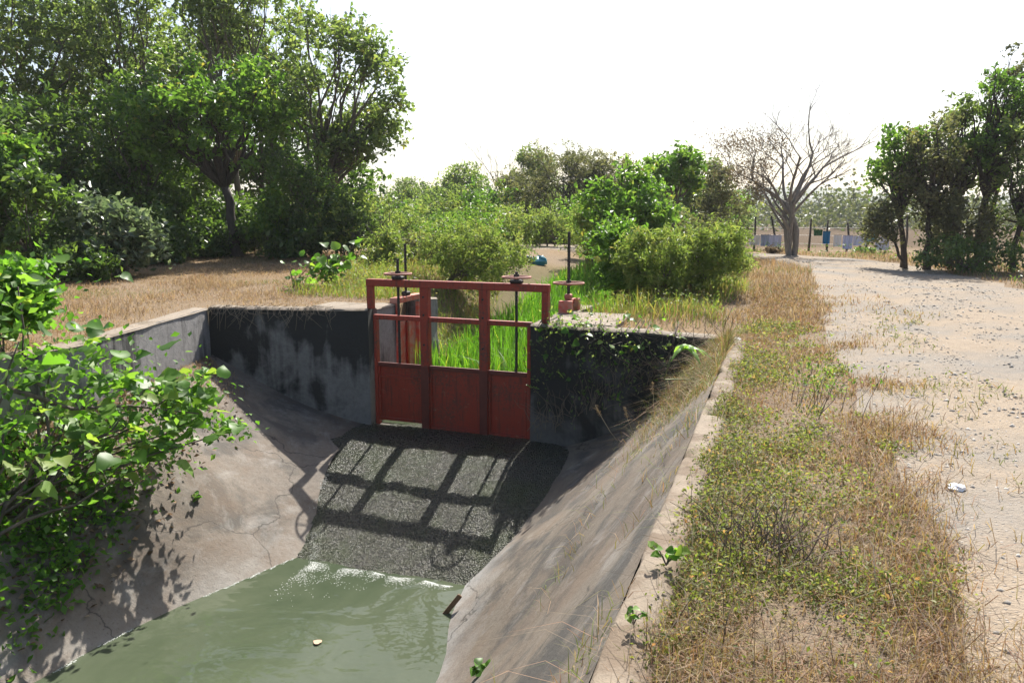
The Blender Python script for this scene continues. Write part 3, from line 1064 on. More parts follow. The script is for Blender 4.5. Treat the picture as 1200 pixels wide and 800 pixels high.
GT = "trees massed on the left bank"
T("broadleaf_tree", "tall grey-green tree at the far left edge behind the dark thicket", "tree", 30, 70, 120, 120, 31, 14000, .17, L_GREY, trunk_r=.2, nclump=22, group=GT)
T("broadleaf_tree", "tall airy grey-green tree rising above the middle of the left thicket", "tree", 175, 40, 105, 110, 33, 12000, .17, L_GREY, trunk_r=.2, nclump=20, group=GT)
T("broadleaf_tree", "tall tree whose crown leaves the top of the picture above the forked trunk", "tree", 285, 20, 80, 80, 30, 8500, .16, L_GREY, trunk_r=.16, nclump=16, group=GT)
T("broadleaf_tree", "bright green tree with a dark forked trunk in front of the thicket", "tree", 262, 140, 105, 78, 26, 14000, .16, L_BRIGHT, basepx=281, trunk_r=.2, nclump=20, bark=BARKD, fork=.5, dense=.5, group=GT)
T("broadleaf_tree", "rounded tree forming the right end of the left tree mass against the sky", "tree", 405, 112, 80, 104, 28, 14500, .15, L_GREY, basepx=370, trunk_r=.17, nclump=30, clump=.28, group=GT, dense=.55, fill=.35)
T("thicket_tree", "dark dense tree low in the left thicket near the picture edge", "tree", 50, 195, 95, 95, 26, 12000, .17, L_DARK, trunk_r=.14, nclump=18, group=GT)
T("thicket_tree", "dark dense tree in the left thicket behind the silvery shrub", "tree", 165, 185, 80, 95, 28, 11000, .17, L_DARK, trunk_r=.14, nclump=18, group=GT)
T("creeper_tree", "dark tree draped in fine hanging creeper right of the forked trunk", "tree", 368, 225, 58, 66, 25.5, 14000, .10, L_DARK, trunk_r=.12, nclump=18, aspect=.35, hang=.25, group=GT)
T("undergrowth_shrub", "dark shrub filling the gap left of the forked trunk", "shrub", 225, 260, 50, 52, 27, 7000, .15, L_DARK, trunk_r=.05, nclump=12, stems=3)
T("undergrowth_shrub", "dark green shrub under the creeper tree at the grass edge", "shrub", 320, 270, 50, 40, 26, 6000, .12, L_DARK, trunk_r=.05, nclump=12, stems=3)
T("silver_shrub", "silvery leaved shrub at the back edge of the dry grass", "shrub", 135, 275, 64, 48, 20, 5200, .15, L_SILVER, trunk_r=.045, nclump=24, stems=4, clump=.26, fill=.3)
T("dark_shrub", "open dark green shrub at the left edge beside the dry grass", "shrub", 30, 245, 60, 58, 18.5, 4500, .14, L_DARK, trunk_r=.045, nclump=20, clump=.28, stems=4, fill=.3)
T("undergrowth_shrub", "low dark shrub at the grass edge left of the silvery shrub", "shrub", 85, 305, 55, 28, 18.5, 4500, .11, L_DARK, trunk_r=.03, nclump=12, stems=4)
T("undergrowth_shrub", "bright green bush hanging at the left edge under the tall trees", "shrub", 5, 190, 42, 45, 19, 4500, .14, L_BRIGHT, trunk_r=.05, nclump=10, stems=3)

GB = "dark trees closing the left thicket at the back"
for (cx, cy, rx, ry, Y, n, mt, lb) in [(90, 210, 90, 90, 36, 9000, L_DARK, "above the silvery shrub"), (210, 200, 80, 95, 37, 9000, L_DARK, "just left of the forked trunk"), (320, 170, 75, 105, 35, 9000, L_DARK, "right of the forked trunk"), (130, 100, 95, 95, 38, 8000, L_GREY, "high up with greyer leaves at left"),
                                   (400, 220, 60, 60, 34, 8000, L_DARK, "lowest at the right end"), (10, 270, 70, 60, 30, 7000, L_DARK, "cut by the left picture edge"), (250, 90, 80, 80, 38, 7000, L_GREY, "high up with greyer leaves over the forked trunk"), (340, 70, 70, 80, 37, 6000, L_GREY, "grey-leaved top next to the rounded end tree")]:
    T("thicket_tree", "dark back-row tree of the left thicket, "+lb, "tree", cx, cy, rx, ry, Y, n, .2, mt, trunk_r=.14, nclump=18, clump=.42, group=GB, fill=.8, dense=.5)
GU = "low dark undergrowth under the left trees"
for (cx, cy, rx, ry, Y, n, mt, lb) in [(60, 290, 60, 40, 22, 5000, L_DARK, "behind the open dark shrub at the left edge"), (180, 285, 50, 40, 24, 5000, L_DARK, "at the right side of the silvery shrub"), (250, 285, 40, 26, 26, 3500, L_DARK, "at the foot of the forked trunk"), (300, 262, 36, 46, 27.5, 4500, L_DARK, "behind and right of the forked trunk"),
                                   (355, 280, 40, 28, 25, 4500, L_DARK, "behind the broad-leaved plant on the dry grass"), (405, 265, 36, 40, 26, 5000, L_DARK, "at the right end of the left trees"), (200, 235, 60, 60, 30, 5000, L_DARK, "between silvery shrub and forked trunk, further back"), (90, 240, 70, 50, 27, 5000, L_DARK, "over the top of the silvery shrub")]:
    T("undergrowth_shrub", "dark shady undergrowth shrub "+lb, "shrub", cx, cy, rx, ry, Y, n, .14, mt, trunk_r=.03, nclump=14, stems=4, clump=.4, group=GU, fill=1.0, twig=False, dense=.55)

T("undergrowth_shrub", "bright green leafy bush under the right end of the left trees", "shrub", 325, 258, 30, 40, 24.8, 3400, .13, L_BRIGHT, trunk_r=.04, nclump=14, stems=3)

for (cx, cy, rx, ry, Y, n, mt, lb) in [(712, 212, 36, 32, 44, 6500, L_FEATH, "grey feathery tree right of the tall dark feathery one on the skyline"), (545, 220, 42, 28, 60, 6000, L_GREY, "hazy rounded tree on the skyline left of the leafless tree"),
                                       (625, 200, 26, 30, 54, 4500, L_GREY, "small grey-green skyline tree beside the leafless one"), (815, 215, 30, 32, 40, 5000, L_GREY, "grey-green tree behind the wide feathery bush, left of the bare tree"), (480, 232, 44, 24, 56, 5000, L_GREY, "hazy tree low on the skyline at the left end of the belt")]:
    T("skyline_tree", lb, "tree", cx, cy, rx, ry, Y, n, .0032 * Y, mt, trunk_r=.09, nclump=26, clump=.28, stems=3, aspect=.4)

# middle distance
GM = "scrub in the thick belt behind the canal"
for k in range(84):
    Y = random.uniform(25, 48) if k < 44 else random.uniform(45, 78); cx = random.uniform(425, 880) + random.gauss(0, 6)
    hh = random.uniform(1.3, 2.9) if Y < 45 else random.uniform(2.6, 5.2)
    if 590 < cx < 690 and Y < 36: continue
    if cx > 760 and Y < 32: continue
    if cx > 850 and Y < 42: continue
    mt_, nm_ = random.choice(((L_GREY, 'grey-green'), (L_YELL, 'yellow-green'), (L_GREY, 'grey-green'), (L_BRIGHT, 'fresh green'), (L_FEATH, 'dull grey feathery')))
    sp_ = ('beside the left tree mass', 'over the left gate end', 'above the bush behind the gate', 'left of the blue bag', 'above the blue bag', 'behind the tall leafy bush', 'behind the wide feathery bush', 'near the bare tree')[min(7, int((cx - 420) / 58))]
    lb_ = '%s %s scrub bush %s, %s' % ('low' if hh < 2.2 else 'tall', nm_, sp_, 'nearer row' if Y < 38 else ('middle row' if Y < 55 else 'back row'))
    top = 255 + (1.6 - hh) / Y * 900; bot = 255 + 1.6 / Y * 900
    T("scrub_bush", lb_, "bush", cx, (top + bot) / 2, random.uniform(28, 50) * 40 / Y + 8, (bot - top) / 2, Y, 2600, .0035 * Y, mt_, trunk_r=.05, nclump=12, clump=.4, stems=3, aspect=.45, fill=1.0, group=GM, twig=False)
T("feathery_bush", "pale feathery bush between the leafy bush and the tall dark feathery tree", "bush", 695, 268, 44, 34, 26, 7000, .09, L_YELL, trunk_r=.03, nclump=24, stems=4, aspect=.3, clump=.3)
T("feathery_bush", "low feathery bush at the road bend, nearest the bare tree", "bush", 852, 300, 34, 30, 21, 6000, .08, L_YELL, trunk_r=.03, nclump=22, stems=4, aspect=.3, clump=.3)
BU = dict(trunk_r=.03, fill=.8, twig=True, clump=.3, aspect=.3, dense=.7)
T("feathery_bush", "rounded yellow-green feathery bush behind the red gate, left of the canal grass", "bush", 556, 300, 68, 48, 19.5, 15000, .075, L_YELL, nclump=34, stems=5, basepx=520, **BU)
T("feathery_bush", "wide yellow-green feathery bush beside the bend of the dirt road", "bush", 818, 300, 58, 50, 16.2, 15000, .07, L_YELL, nclump=34, stems=6, **BU)
T("feathery_bush", "loose yellow-green bush in front of the leafy one, with bare shoots on top", "bush", 765, 310, 52, 44, 15.4, 9000, .07, L_YELL, nclump=26, stems=6, **BU)
T("leafy_bush", "mid-green leafy bush on the right side of the canal grass, dark at its foot", "bush", 730, 300, 46, 52, 16.8, 7500, .10, L_BRIGHT, trunk_r=.035, nclump=24, clump=.28, stems=4, fill=.7)
T("leafy_bush", "tall green bush between canal and road, behind the feathery one", "bush", 738, 246, 66, 56, 24, 9000, .13, L_BRIGHT, trunk_r=.07, nclump=26, clump=.28, stems=3, fill=.7)
T("broadleaf_tree", "green tree crown rising above the roadside bushes against the sky", "tree", 785, 205, 42, 30, 31, 5000, .15, L_BRIGHT, trunk_r=.12, nclump=14, fork=.6)
T("feathery_tree", "dark grey feathery tree on the skyline in the middle of the picture", "tree", 668, 212, 64, 47, 46, 20000, .13, L_FEATH, trunk_r=.16, nclump=34, clump=.28, stems=4, aspect=.3)
T("feathery_tree", "lower grey-green tree joining the dark feathery one on its left", "tree", 608, 225, 34, 32, 50, 7000, .15, L_FEATH, trunk_r=.12, nclump=20, clump=.3, stems=3, aspect=.35)
for k, (cx, cy, rx, ry, Y, n, lf, mt, lb) in enumerate([
        (545, 240, 40, 24, 56, 5000, .18, L_GREY, "grey-green bush row tree left of the skyline trees, over the feathery bush"),
        (490, 246, 38, 20, 60, 4500, .18, L_GREY, "low hazy tree next to the right end of the left tree mass"),
        (590, 258, 50, 18, 42, 4500, .13, L_YELL, "low pale green scrub on the far side of the feathery bush"),
        (455, 268, 45, 22, 34, 5000, .12, L_YELL, "low light green scrub just right of the creeper tree"),
        (520, 268, 42, 18, 38, 4500, .12, L_GREY, "low grey-green scrub in front of the hazy tree"),
        (842, 232, 36, 46, 37, 6500, .12, L_FEATH, "thin grey bush at the road bend left of the bare tree"),
        (690, 268, 30, 22, 30, 3500, .10, L_BRIGHT, "small green bush at the far end of the canal grass"),
        (640, 262, 36, 18, 36, 3500, .11, L_YELL, "small yellow-green bush behind the bare earth patch"),
        (450, 300, 40, 30, 22, 4500, .09, L_YELL, "pale green weedy bush behind the left end of the gate"),
        (500, 296, 36, 26, 23, 3500, .09, L_FEATH, "dull dry bush between the left rods and the feathery bush")]):
    T("scrub_bush", lb, "bush", cx, cy, rx, ry, Y, n, lf, mt, trunk_r=.05, nclump=16, clump=.32, stems=3, aspect=.4, fill=.8)

# right roadside trees
GR = "trees along the right side of the road"
RS = dict(bark=BARKD, group=GR, clump=.27, fork=.5)
T("roadside_tree", "slender tree with open leafy crown nearest the laundry fence, right of the road", "tree", 1043, 190, 30, 62, 25, 4200, .13, L_BRIGHT, basepx=1058, trunk_r=.11, nclump=26, dense=.6, fill=.3, **RS)
T("roadside_tree", "thin tree with a drooping low branch towards the laundry fence", "tree", 1030, 255, 26, 30, 24.5, 1700, .11, L_FEATH, basepx=1062, trunk_r=.06, nclump=16, dense=.6, fill=.2, hang=.3, **RS)
T("roadside_tree", "vine-hung roadside tree with brownish foliage, second from the fence end", "tree", 1080, 195, 34, 80, 24, 6500, .10, L_FEATH, basepx=1085, trunk_r=.12, nclump=34, dense=.5, hang=.22, fill=.5, **RS)
T("roadside_tree", "roadside tree with mixed grey-green crown below the tallest one", "tree", 1114, 165, 36, 70, 25, 5600, .12, L_GREY, basepx=1108, trunk_r=.13, nclump=30, dense=.45, hang=.12, fill=.4, **RS)
T("roadside_tree", "tallest roadside tree with a thin leader above a bright green tuft", "tree", 1152, 152, 40, 72, 24.5, 5600, .12, L_BRIGHT, basepx=1140, trunk_r=.16, nclump=30, dense=.45, fill=.35, **RS)
T("roadside_tree", "dense roadside tree at the right picture edge with pale leaves", "tree", 1192, 205, 36, 100, 23, 7000, .11, L_GREY, basepx=1182, trunk_r=.1, nclump=34, dense=.42, hang=.1, fill=.5, **RS)
T("vine_thicket", "dark tangle of vines between the roadside trunks", "thicket", 1125, 256, 56, 50, 23.8, 6500, .10, L_FEATH, trunk_r=.04, nclump=34, clump=.27, stems=7, hang=.35, bark=BARKD, dense=.4)
T("vine_thicket", "green leafy undergrowth at the foot of the roadside trees", "thicket", 1135, 298, 66, 22, 22.5, 4500, .085, L_DARK, trunk_r=.03, nclump=24, clump=.3, stems=6)
T("roadside_tree", "twiggy thin-leaved tree leader at the far right above the thicket", "tree", 1168, 112, 26, 62, 26, 3000, .10, L_FEATH, basepx=1152, trunk_r=.08, nclump=24, clump=.22, bark=BARKD, fork=.7, fill=.3, group=GR)


def bare_tree(name, label, base, height, r0, spread, levels, mat, seed, ntr=3, leafn=0, leafmat=None):
    rnd = random.Random(seed)
    root = empty(name, base, label, "tree")
    mb = MB(); tw = MB(); ends = []
    def grow(p, d, L, r, lv):
        n = 4
        pts = [p]; dd = d.copy()
        for k in range(n):
            dd = (dd + Vector((rnd.gauss(0, .13), rnd.gauss(0, .13), rnd.gauss(.02, .07)))).normalized()
            pts.append(pts[-1] + dd * L / n)
        tgt = mb if lv >= levels - 2 else tw
        tgt.tube(pts, [r * (1 - .4 * k / n) for k in range(n + 1)], 7 if lv >= levels - 1 else (4 if lv > 1 else 3), False)
        if lv == 0:
            ends.append(pts[-1]); return
        for k in range(3 if lv > 1 else 4):
            a = rnd.uniform(0, 2 * math.pi); sp = spread * rnd.uniform(.6, 1.3)
            side = Vector((math.cos(a), math.sin(a) * .8, rnd.uniform(-.1, .35)))
            nd = (dd * 1.0 + side * sp).normalized()
            st = pts[rnd.choice((2, 3, 4, 4))]
            grow(st, nd, L * rnd.uniform(.5, .92), r * .5, lv - 1)
    for k in range(ntr):
        a = 2 * math.pi * k / ntr + .5
        off = Vector((math.cos(a), math.sin(a) * .6, 0)) * r0 * .8
        grow(Vector(base) + off - Vector((0, 0, .2)), (Vector((0, 0, 1)) + off * .35).normalized(), height * .42, r0 * rnd.uniform(.75, 1.05), levels)
    mb.build("trunk", mat, root, True)
    t_ = tw.build("twigs", BARKP, root); t_["kind"] = "stuff"  # twigs get paler bark than the trunk: glare put into the colour
    if leafn:
        e = np.array([tuple(x) for x in ends]); e = e[(e[:, 0] < np.quantile(e[:, 0], .4)) & (e[:, 2] < np.quantile(e[:, 2], .55))]
        pts = e[RNG.integers(0, len(e), leafn)] + RNG.normal(size=(leafn, 3)) * .22
        o = link("crown", leaf_mesh("crown", pts, .085), leafmat, root); o["kind"] = "stuff"
    return root


b = px(926, 298, 33); bare_tree("bare_tree", "large bare tree with several fused trunks at the bend of the road", (b.x, 33, H(b.x, 33)), 6.1, .15, .85, 5, bark_mat("bare_tree_bark", (.25, .22, .195)), 5, 4, 5200, L_BROWN)
b = px(590, 262, 52); bare_tree("bare_tree", "thin leafless tree on the skyline left of the dark feathery tree", (b.x, 52, H(b.x, 52)), 6.0, .1, .5, 4, BARKP, 9, 2)

# far wood: one hazy mass
pts = []
for k in range(1000):
    x = RNG.uniform(-190, 220); y = RNG.uniform(95, 190) + abs(x) * .1
    r = RNG.uniform(2.0, 4.2); h = RNG.uniform(3.0, 6.6) + 2.5 * (RNG.random() < .06)
    n = 120
    d = unit(RNG.normal(size=(n, 3))) * (RNG.random(n) ** .4)[:, None]
    pts.append(np.array([x, y, Hn([x], [y])[0] + h * .45]) + d * [r * 1.3, r, h * .6])
pts = np.concatenate(pts)
o = link("distant_wood", leaf_mesh("distant_wood", pts, .62, None, .6, .75), leaf_mat("distant_leaves", [(0, (.05, .065, .04)), (.6, (.085, .10, .062)), (1, (.13, .125, .08))], .3)); o["kind"] = "stuff"
# distant hills
V, F = [], []
n = 90
for i in range(n + 1):
    x = -900 + 1900 * i / n
    h = 6 + 34 * float(vnoise(x, 3, .006)) * (0.3 + .7 * float(sstep(-100, 300, x))) + 5 * float(vnoise(x, 9, .03))
    for (dy, f) in ((0, 0), (60, .55), (150, 1), (300, .2)):
        V.append((x, 760 + dy + 40 * float(vnoise(x, dy, .01)), -2 + h * f))
for i in range(n):
    for j in range(3):
        a = i * 4 + j; F.append((a, a + 4, a + 5, a + 1))
o = link("hills", np_mesh("hills", V, F), simple("hill_scrub", (.07, .085, .05), .95, .3, .02), smooth=True); o["kind"] = "structure"

# ------------------------------------------------------------------ grasses (uncountable)
def scatter(n, x0, x1, y0, y1, ok):
    x = RNG.uniform(x0, x1, n); y = RNG.uniform(y0, y1, n)
    k = ok(x, y)
    x, y = x[k], y[k]
    return np.column_stack([x, y, Hn(x, y) - .01])

def clear(x, y, d=0):
    return ~in_poly(x, y, hole2) & ~in_poly(x, y, road)

def sq(x, y):
    return AY * x - AX * y, AX * x + AY * y

# right bank
def okR(x, y):
    s, q = sq(x, y)
    k = ~in_poly(x, y, hole2) & (s > -.40 - .26 * RNG.random(len(x)) ** 2.5 - .22 * (vnoise(x, y, 2.2) - .45)) & (q < 20)
    inr_ = in_poly(x, y, road)
    rd = road_dist(x, y) * np.where(inr_, -1, 1) + (vnoise(x, y, 1.6) - .5) * 1.7
    dens = .025 * (rd > -1.1) + sstep(-.5, 1.4, rd) * (.35 + .65 * sstep(.3, .55, vnoise(x, y, 1.3)))
    near = np.clip(22 / (y + 3) ** 1.35, .08, 1)
    return k & (RNG.random(len(x)) < dens * near)
pR = scatter(1000000, -1.5, 8, 1.2, 22, okR)
gm = sstep(.28, .58, vnoise(pR[:, 0], pR[:, 1], .75)) * sstep(0.3, 1.2, road_dist(pR[:, 0], pR[:, 1])) * (1 - sstep(11, 14, pR[:, 1])) * (.35 + .65 * sstep(2.4, 3.8, pR[:, 1]))
vR = np.clip(RNG.random(len(pR)) * .55 + gm * RNG.random(len(pR)) * .75, 0, 1)
hR = .05 + .08 * vnoise(pR[:, 0], pR[:, 1], 1.7)
o = link("bank_grass", blade_mesh("bank_grass", pR, hR, .0022 + .0008 * pR[:, 1], 1.5, vR), G_MIX); o["kind"] = "stuff"
# low weeds: small leaves among the grass
k = (gm > .3) & (RNG.random(len(pR)) < .9)
pw = pR[k].copy(); pw[:, 2] += RNG.random(len(pw)) ** 2 * .12 + .01
o = link("bank_weeds", leaf_mesh("bank_weeds", pw, .017 + .0018 * pw[:, 1], np.clip(RNG.random(len(pw)), 0, 1), 1.0, .5),
         leaf_mat("low_weed_leaves", [(0, (.07, .085, .025)), (.5, (.12, .145, .04)), (.8, (.19, .19, .07)), (.9, (.25, .17, .10)), (1, (.24, .12, .08))], .5, .6, (1.4, 1.45, .7))); o["kind"] = "stuff"
pv = []
for _ in range(1500):
    x_, y_ = random.uniform(-.6, 4.5), random.uniform(1.9, 12.5)
    s_, q_ = AY * x_ - AX * y_, AX * x_ + AY * y_
    if random.random() > .3 + .7 * float(sstep(2.3, 3.7, y_)): continue
    if s_ < -.35 or in_poly(np.array([x_]), np.array([y_]), road)[0]: continue
    rd_ = float(road_dist(np.array([x_]), np.array([y_]))[0])
    if rd_ < .25 or random.random() > .25 + float(sstep(.3, .55, vnoise(x_, y_, .75))): continue
    n_ = int(random.uniform(25, 80) * (1 if y_ < 7 else .5)); hh_ = random.uniform(.05, .2) * min(1, .4 + rd_ * .5)
    g_c = RNG.normal(size=(n_, 3)) * [.075, .075, 0] + [x_, y_, 0]
    g_c[:, 2] = Hn(g_c[:, 0], g_c[:, 1]) + RNG.random(n_) ** .8 * hh_
    pv.append(g_c)
pv = np.concatenate(pv)
o = link("bank_weeds", leaf_mesh("bank_weeds", pv, .018 + .0022 * pv[:, 1], None, .8, .5),
         leaf_mat("olive_weed_leaves", [(0, (.075, .095, .028)), (.55, (.13, .165, .045)), (.85, (.2, .21, .08)), (.93, (.26, .17, .10)), (1, (.24, .12, .08))], .5, .55, (1.45, 1.5, .7))); o["kind"] = "stuff"
# dead straws lying about
k = RNG.random(len(pR)) < .05
o = link("dead_straw", blade_mesh("dead_straw", pR[k] + [0, 0, .03], .22, .004, 2.2), L_BROWN); o["kind"] = "stuff"

# left dry grass, and everything behind
def okL(x, y):
    s, q = sq(x, y)
    k = clear(x, y) & (s < -6.6)
    return k & (RNG.random(len(x)) < (.3 + .7 * sstep(.3, .6, vnoise(x, y, .9))) * np.clip(22 / y - .15, .2, 1))
pL = scatter(130000, -16, -1, 9, 28, okL)
o = link("dry_grass", blade_mesh("dry_grass", pL, .05 + .16 * vnoise(pL[:, 0], pL[:, 1], .8) ** 1.5, .009, 1.5, np.clip(RNG.random(len(pL)) * .8 + .3 * sstep(.55, .75, vnoise(pL[:, 0], pL[:, 1], .5)), 0, 1)), G_DRY); o["kind"] = "stuff"
def okB(x, y):
    s, q = sq(x, y)
    lat = np.abs(x - xc_of(y))
    return clear(x, y) & (lat > 2.0) & (s > -6.6) & (q > 12) & (RNG.random(len(x)) < np.clip(20 / y, .2, 1))
pB = scatter(70000, -6, 11, 12, 40, okB)
bp = np.exp(-(((pB[:, 0] - 2.1) / 1.3) ** 2 + ((pB[:, 1] - 28.5) / 3.2) ** 2))
pB = pB[RNG.random(len(pB)) > bp * 1.5]
o = link("dry_grass", blade_mesh("dry_grass", pB, .12 + .2 * vnoise(pB[:, 0], pB[:, 1], .7), .012, .7, np.clip(RNG.random(len(pB)) * .85 + .4 * sstep(.4, .7, vnoise(pB[:, 0], pB[:, 1], .4)), 0, 1)), G_DRY); o["kind"] = "stuff"
# dry growth along the far road edge and under the roadside trees
def okE(x, y):
    R_ = np.array(rr); d = np.full(np.shape(x), 1e9)
    for p in R_: d = np.minimum(d, np.hypot(x - p[0], y - p[1]))
    return ~in_poly(x, y, road) & (d < 1.6 + 3 * vnoise(x, y, .5)) & (y > 8) & (RNG.random(len(x)) < .3 + .7 * vnoise(x, y, 1.2))
pE = scatter(60000, 4, 20, 8, 46, okE)
o = link("roadside_grass", blade_mesh("roadside_grass", pE, .12 + .35 * vnoise(pE[:, 0], pE[:, 1], .8) ** 2, .018, .9, np.clip(RNG.random(len(pE)) * .75 + .45 * sstep(.45, .7, vnoise(pE[:, 0], pE[:, 1], .5)), 0, 1)), G_DRY); o["kind"] = "stuff"
k = RNG.random(len(pE)) < .35
pE2 = pE[k] + np.column_stack([np.zeros((k.sum(), 2)), .05 + .45 * RNG.random(k.sum()) ** 1.6])
o = link("roadside_weeds", leaf_mesh("roadside_weeds", pE2, .085), L_DARK); o["kind"] = "stuff"
# lush grass in the canal
def okC(x, y):
    lat = np.abs(x - xc_of(y)); s, q = sq(x, y)
    return (lat < 1.7 + .4 * vnoise(x, y, 1)) & (q > 12.9) & (s > -6.5) & (s < -3.75 + (q > 14) * 9) & (RNG.random(len(x)) < np.clip(16 / y, .3, 1))
pC = scatter(34000, -4, 5, 12.5, 27, okC)
s_, q_ = sq(pC[:, 0], pC[:, 1]); pC[:, 2] = np.where(q_ < 14.3, -1.45, np.maximum(pC[:, 2], -1.5))
o = link("canal_grass", blade_mesh("canal_grass", pC, .55 * np.clip(1.3 - (pC[:, 1] - 14) * .05, .45, 1.2), .022, .5), G_GREEN); o["kind"] = "stuff"
def okW(x, y):
    lat = np.abs(x - xc_of(y)); s, q = sq(x, y)
    return clear(x, y) & (lat > 1.2) & (lat < 3.4 + 2 * vnoise(x, y, .4) + .16 * (y - 14)) & ~((np.abs(x - 2.1) < .75) & (np.abs(y - 28.2) < 2.2)) & (q > 13.2) & (RNG.random(len(x)) < np.clip(16 / y, .3, 1) * np.where(x < xc_of(y), 1.0, .25 + .75 * sstep(.3, .5, vnoise(x, y, .7))))
pW = scatter(130000, -8, 9, 12.8, 42, okW)
o = link("weeds", blade_mesh("weeds", pW, .22 + .3 * vnoise(pW[:, 0], pW[:, 1], .9), .012, .8, np.clip(RNG.random(len(pW)) * .9, 0, 1)),
         leaf_mat("channel_weeds", [(0, (.14, .10, .05)), (.3, (.22, .18, .08)), (.5, (.10, .13, .03)), (1, (.11, .19, .035))], .5, .6, (1.5, 1.6, .6))); o["kind"] = "stuff"
k = RNG.random(len(pW)) < .55
pw2 = pW[k] + np.column_stack([np.zeros((k.sum(), 2)), .05 + .4 * RNG.random(k.sum()) ** 1.3])
o = link("weeds", leaf_mesh("weeds", pw2, .06), L_YELL); o["kind"] = "stuff"
# dry grass and debris on the right slope and its joints
pts = []
for _ in range(9000):
    u = abs(random.gauss(.04, .06)); t = abs(random.gauss(.0, .17))
    if u > .2 or t > .6: continue
    pts.append(bank_point(VR, u, t))
for _ in range(300):
    u = random.uniform(.05, .45); t = .2 + 1.0 * (u - .1) + random.gauss(0, .03)
    if 0 < t < .95 and vnoise(u * 30, 1.0) > .55: pts.append(bank_point(VR, u, t))
for _ in range(900):
    u = random.uniform(.05, .5); t = abs(random.gauss(0, .09))
    if vnoise(u * 25, 3.) < .5: continue
    pts.append(bank_point(VR, u, t))
pts = np.array(pts)
o = link("slope_grass", blade_mesh("slope_grass", pts, .13, .005, 1.9, RNG.random(len(pts))), G_MIX); o["kind"] = "stuff"
pts = np.array([bank_point(VR, abs(random.gauss(.025, .03)), abs(random.gauss(.08, .13))) for _ in range(2600)])
o = link("slope_grass", blade_mesh("slope_grass", pts, .3, .006, 1.0, RNG.random(len(pts)) ** 1.3), G_MIX); o["kind"] = "stuff"
pts = []
for _ in range(7000):
    u = random.uniform(.02, .5); t = abs(random.gauss(0, .13))
    if t < .8 and vnoise(u * 22, t * 9) > .35: pts.append(bank_point(VL, u, t))
pts = np.array(pts)
o = link("slope_grass", blade_mesh("slope_grass", pts, .09, .007, 1.5, RNG.random(len(pts)) * .95), G_DRY); o["kind"] = "stuff"

# road gravel
def okG(x, y):
    return in_poly(x, y, road) & (RNG.random(len(x)) < np.clip(4.5 / y, .1, 1) * (.25 + sstep(.4, .65, vnoise(x, y, .5))))
pG = scatter(95000, .8, 14, 1.5, 30, okG)
n = len(pG); r = (.006 + .018 * RNG.random(n) ** 5) * (1 + pG[:, 1] * .035)
oct_ = np.array([[1, 0, 0], [0, 1, 0], [-1, 0, 0], [0, -1, 0], [0, 0, .8], [0, 0, -.5]])
V = pG[:, None, :] + oct_[None] * r[:, None, None] * RNG.uniform(.6, 1.4, (n, 6, 3)) + [0, 0, .006]
F = np.array([[0, 1, 4], [1, 2, 4], [2, 3, 4], [3, 0, 4], [1, 0, 5], [2, 1, 5], [3, 2, 5], [0, 3, 5]])
F = (np.arange(n)[:, None, None] * 6 + F[None]).reshape(-1, 3)
o = link("gravel", np_mesh("gravel", V.reshape(-1, 3), F, {"v": np.repeat(RNG.random(n), 6)}), M['gravel']); o["kind"] = "stuff"

# ------------------------------------------------------------------ broad-leaved shrub on the left bank
def broad_leaf_mesh(name, seed):
    r = random.Random(seed)
    out = [(0, 0), (.18, -.07), (.40, .02), (.52, .22), (.46, .48), (.26, .76), (0, 1.05)]
    L = [(x, y) for x, y in out]; Rr = [(-x, y) for x, y in out[1:-1]]
    mid = [(0, .22), (0, .48), (0, .76)]
    def z(x, y): return .22 * abs(x) - .35 * (y - .3) ** 2 * (.6 + cz) + .03 * math.sin(y * 9 + seed)
    cz = r.uniform(-.2, .7)
    pts = L + Rr + mid
    V = [(x, y, z(x, y)) for x, y in pts]
    # indices: L 0..6, R 7..11, mid 12..14
    F = [(0, 1, 2), (0, 2, 3, 12), (12, 3, 4, 13), (13, 4, 5, 14), (14, 5, 6),
         (0, 8, 7), (0, 12, 9, 8), (12, 13, 10, 9), (13, 14, 11, 10), (14, 6, 11)]
    me = bpy.data.meshes.new(name); me.from_pydata(V, [], F); me.update()
    at = me.attributes.new("v", 'FLOAT', 'POINT'); vv = r.random()
    at.data.foreach_set("value", [vv] * len(V)); me.shade_smooth()
    me.materials.append(L_BIG)
    return me


LEAVES = [broad_leaf_mesh("leaf", k * 3 + 1) for k in range(9)]
def put_leaf(p, size, root, up=.8, sunward=True):
    o = bpy.data.objects.new("leaf", random.choice(LEAVES))
    N = Vector((random.gauss(0, .5), random.gauss(0, .5) - .15, up + random.random() * .4)).normalized()
    a = random.uniform(0, 2 * math.pi); Td = Vector((math.cos(a), math.sin(a), -.35)); Td = (Td - N * Td.dot(N)).normalized()
    X = Td.cross(N)
    from mathutils import Matrix
    Rm = Matrix((X, Td, N)).transposed().to_4x4()
    s = size * random.uniform(.65, 1.25)
    o.parent = root
    o.matrix_local = Matrix.Translation(Vector(p) - root.location) @ Rm @ Matrix.Diagonal((s * .95, s, s, 1))
    COL.objects.link(o)
    return o


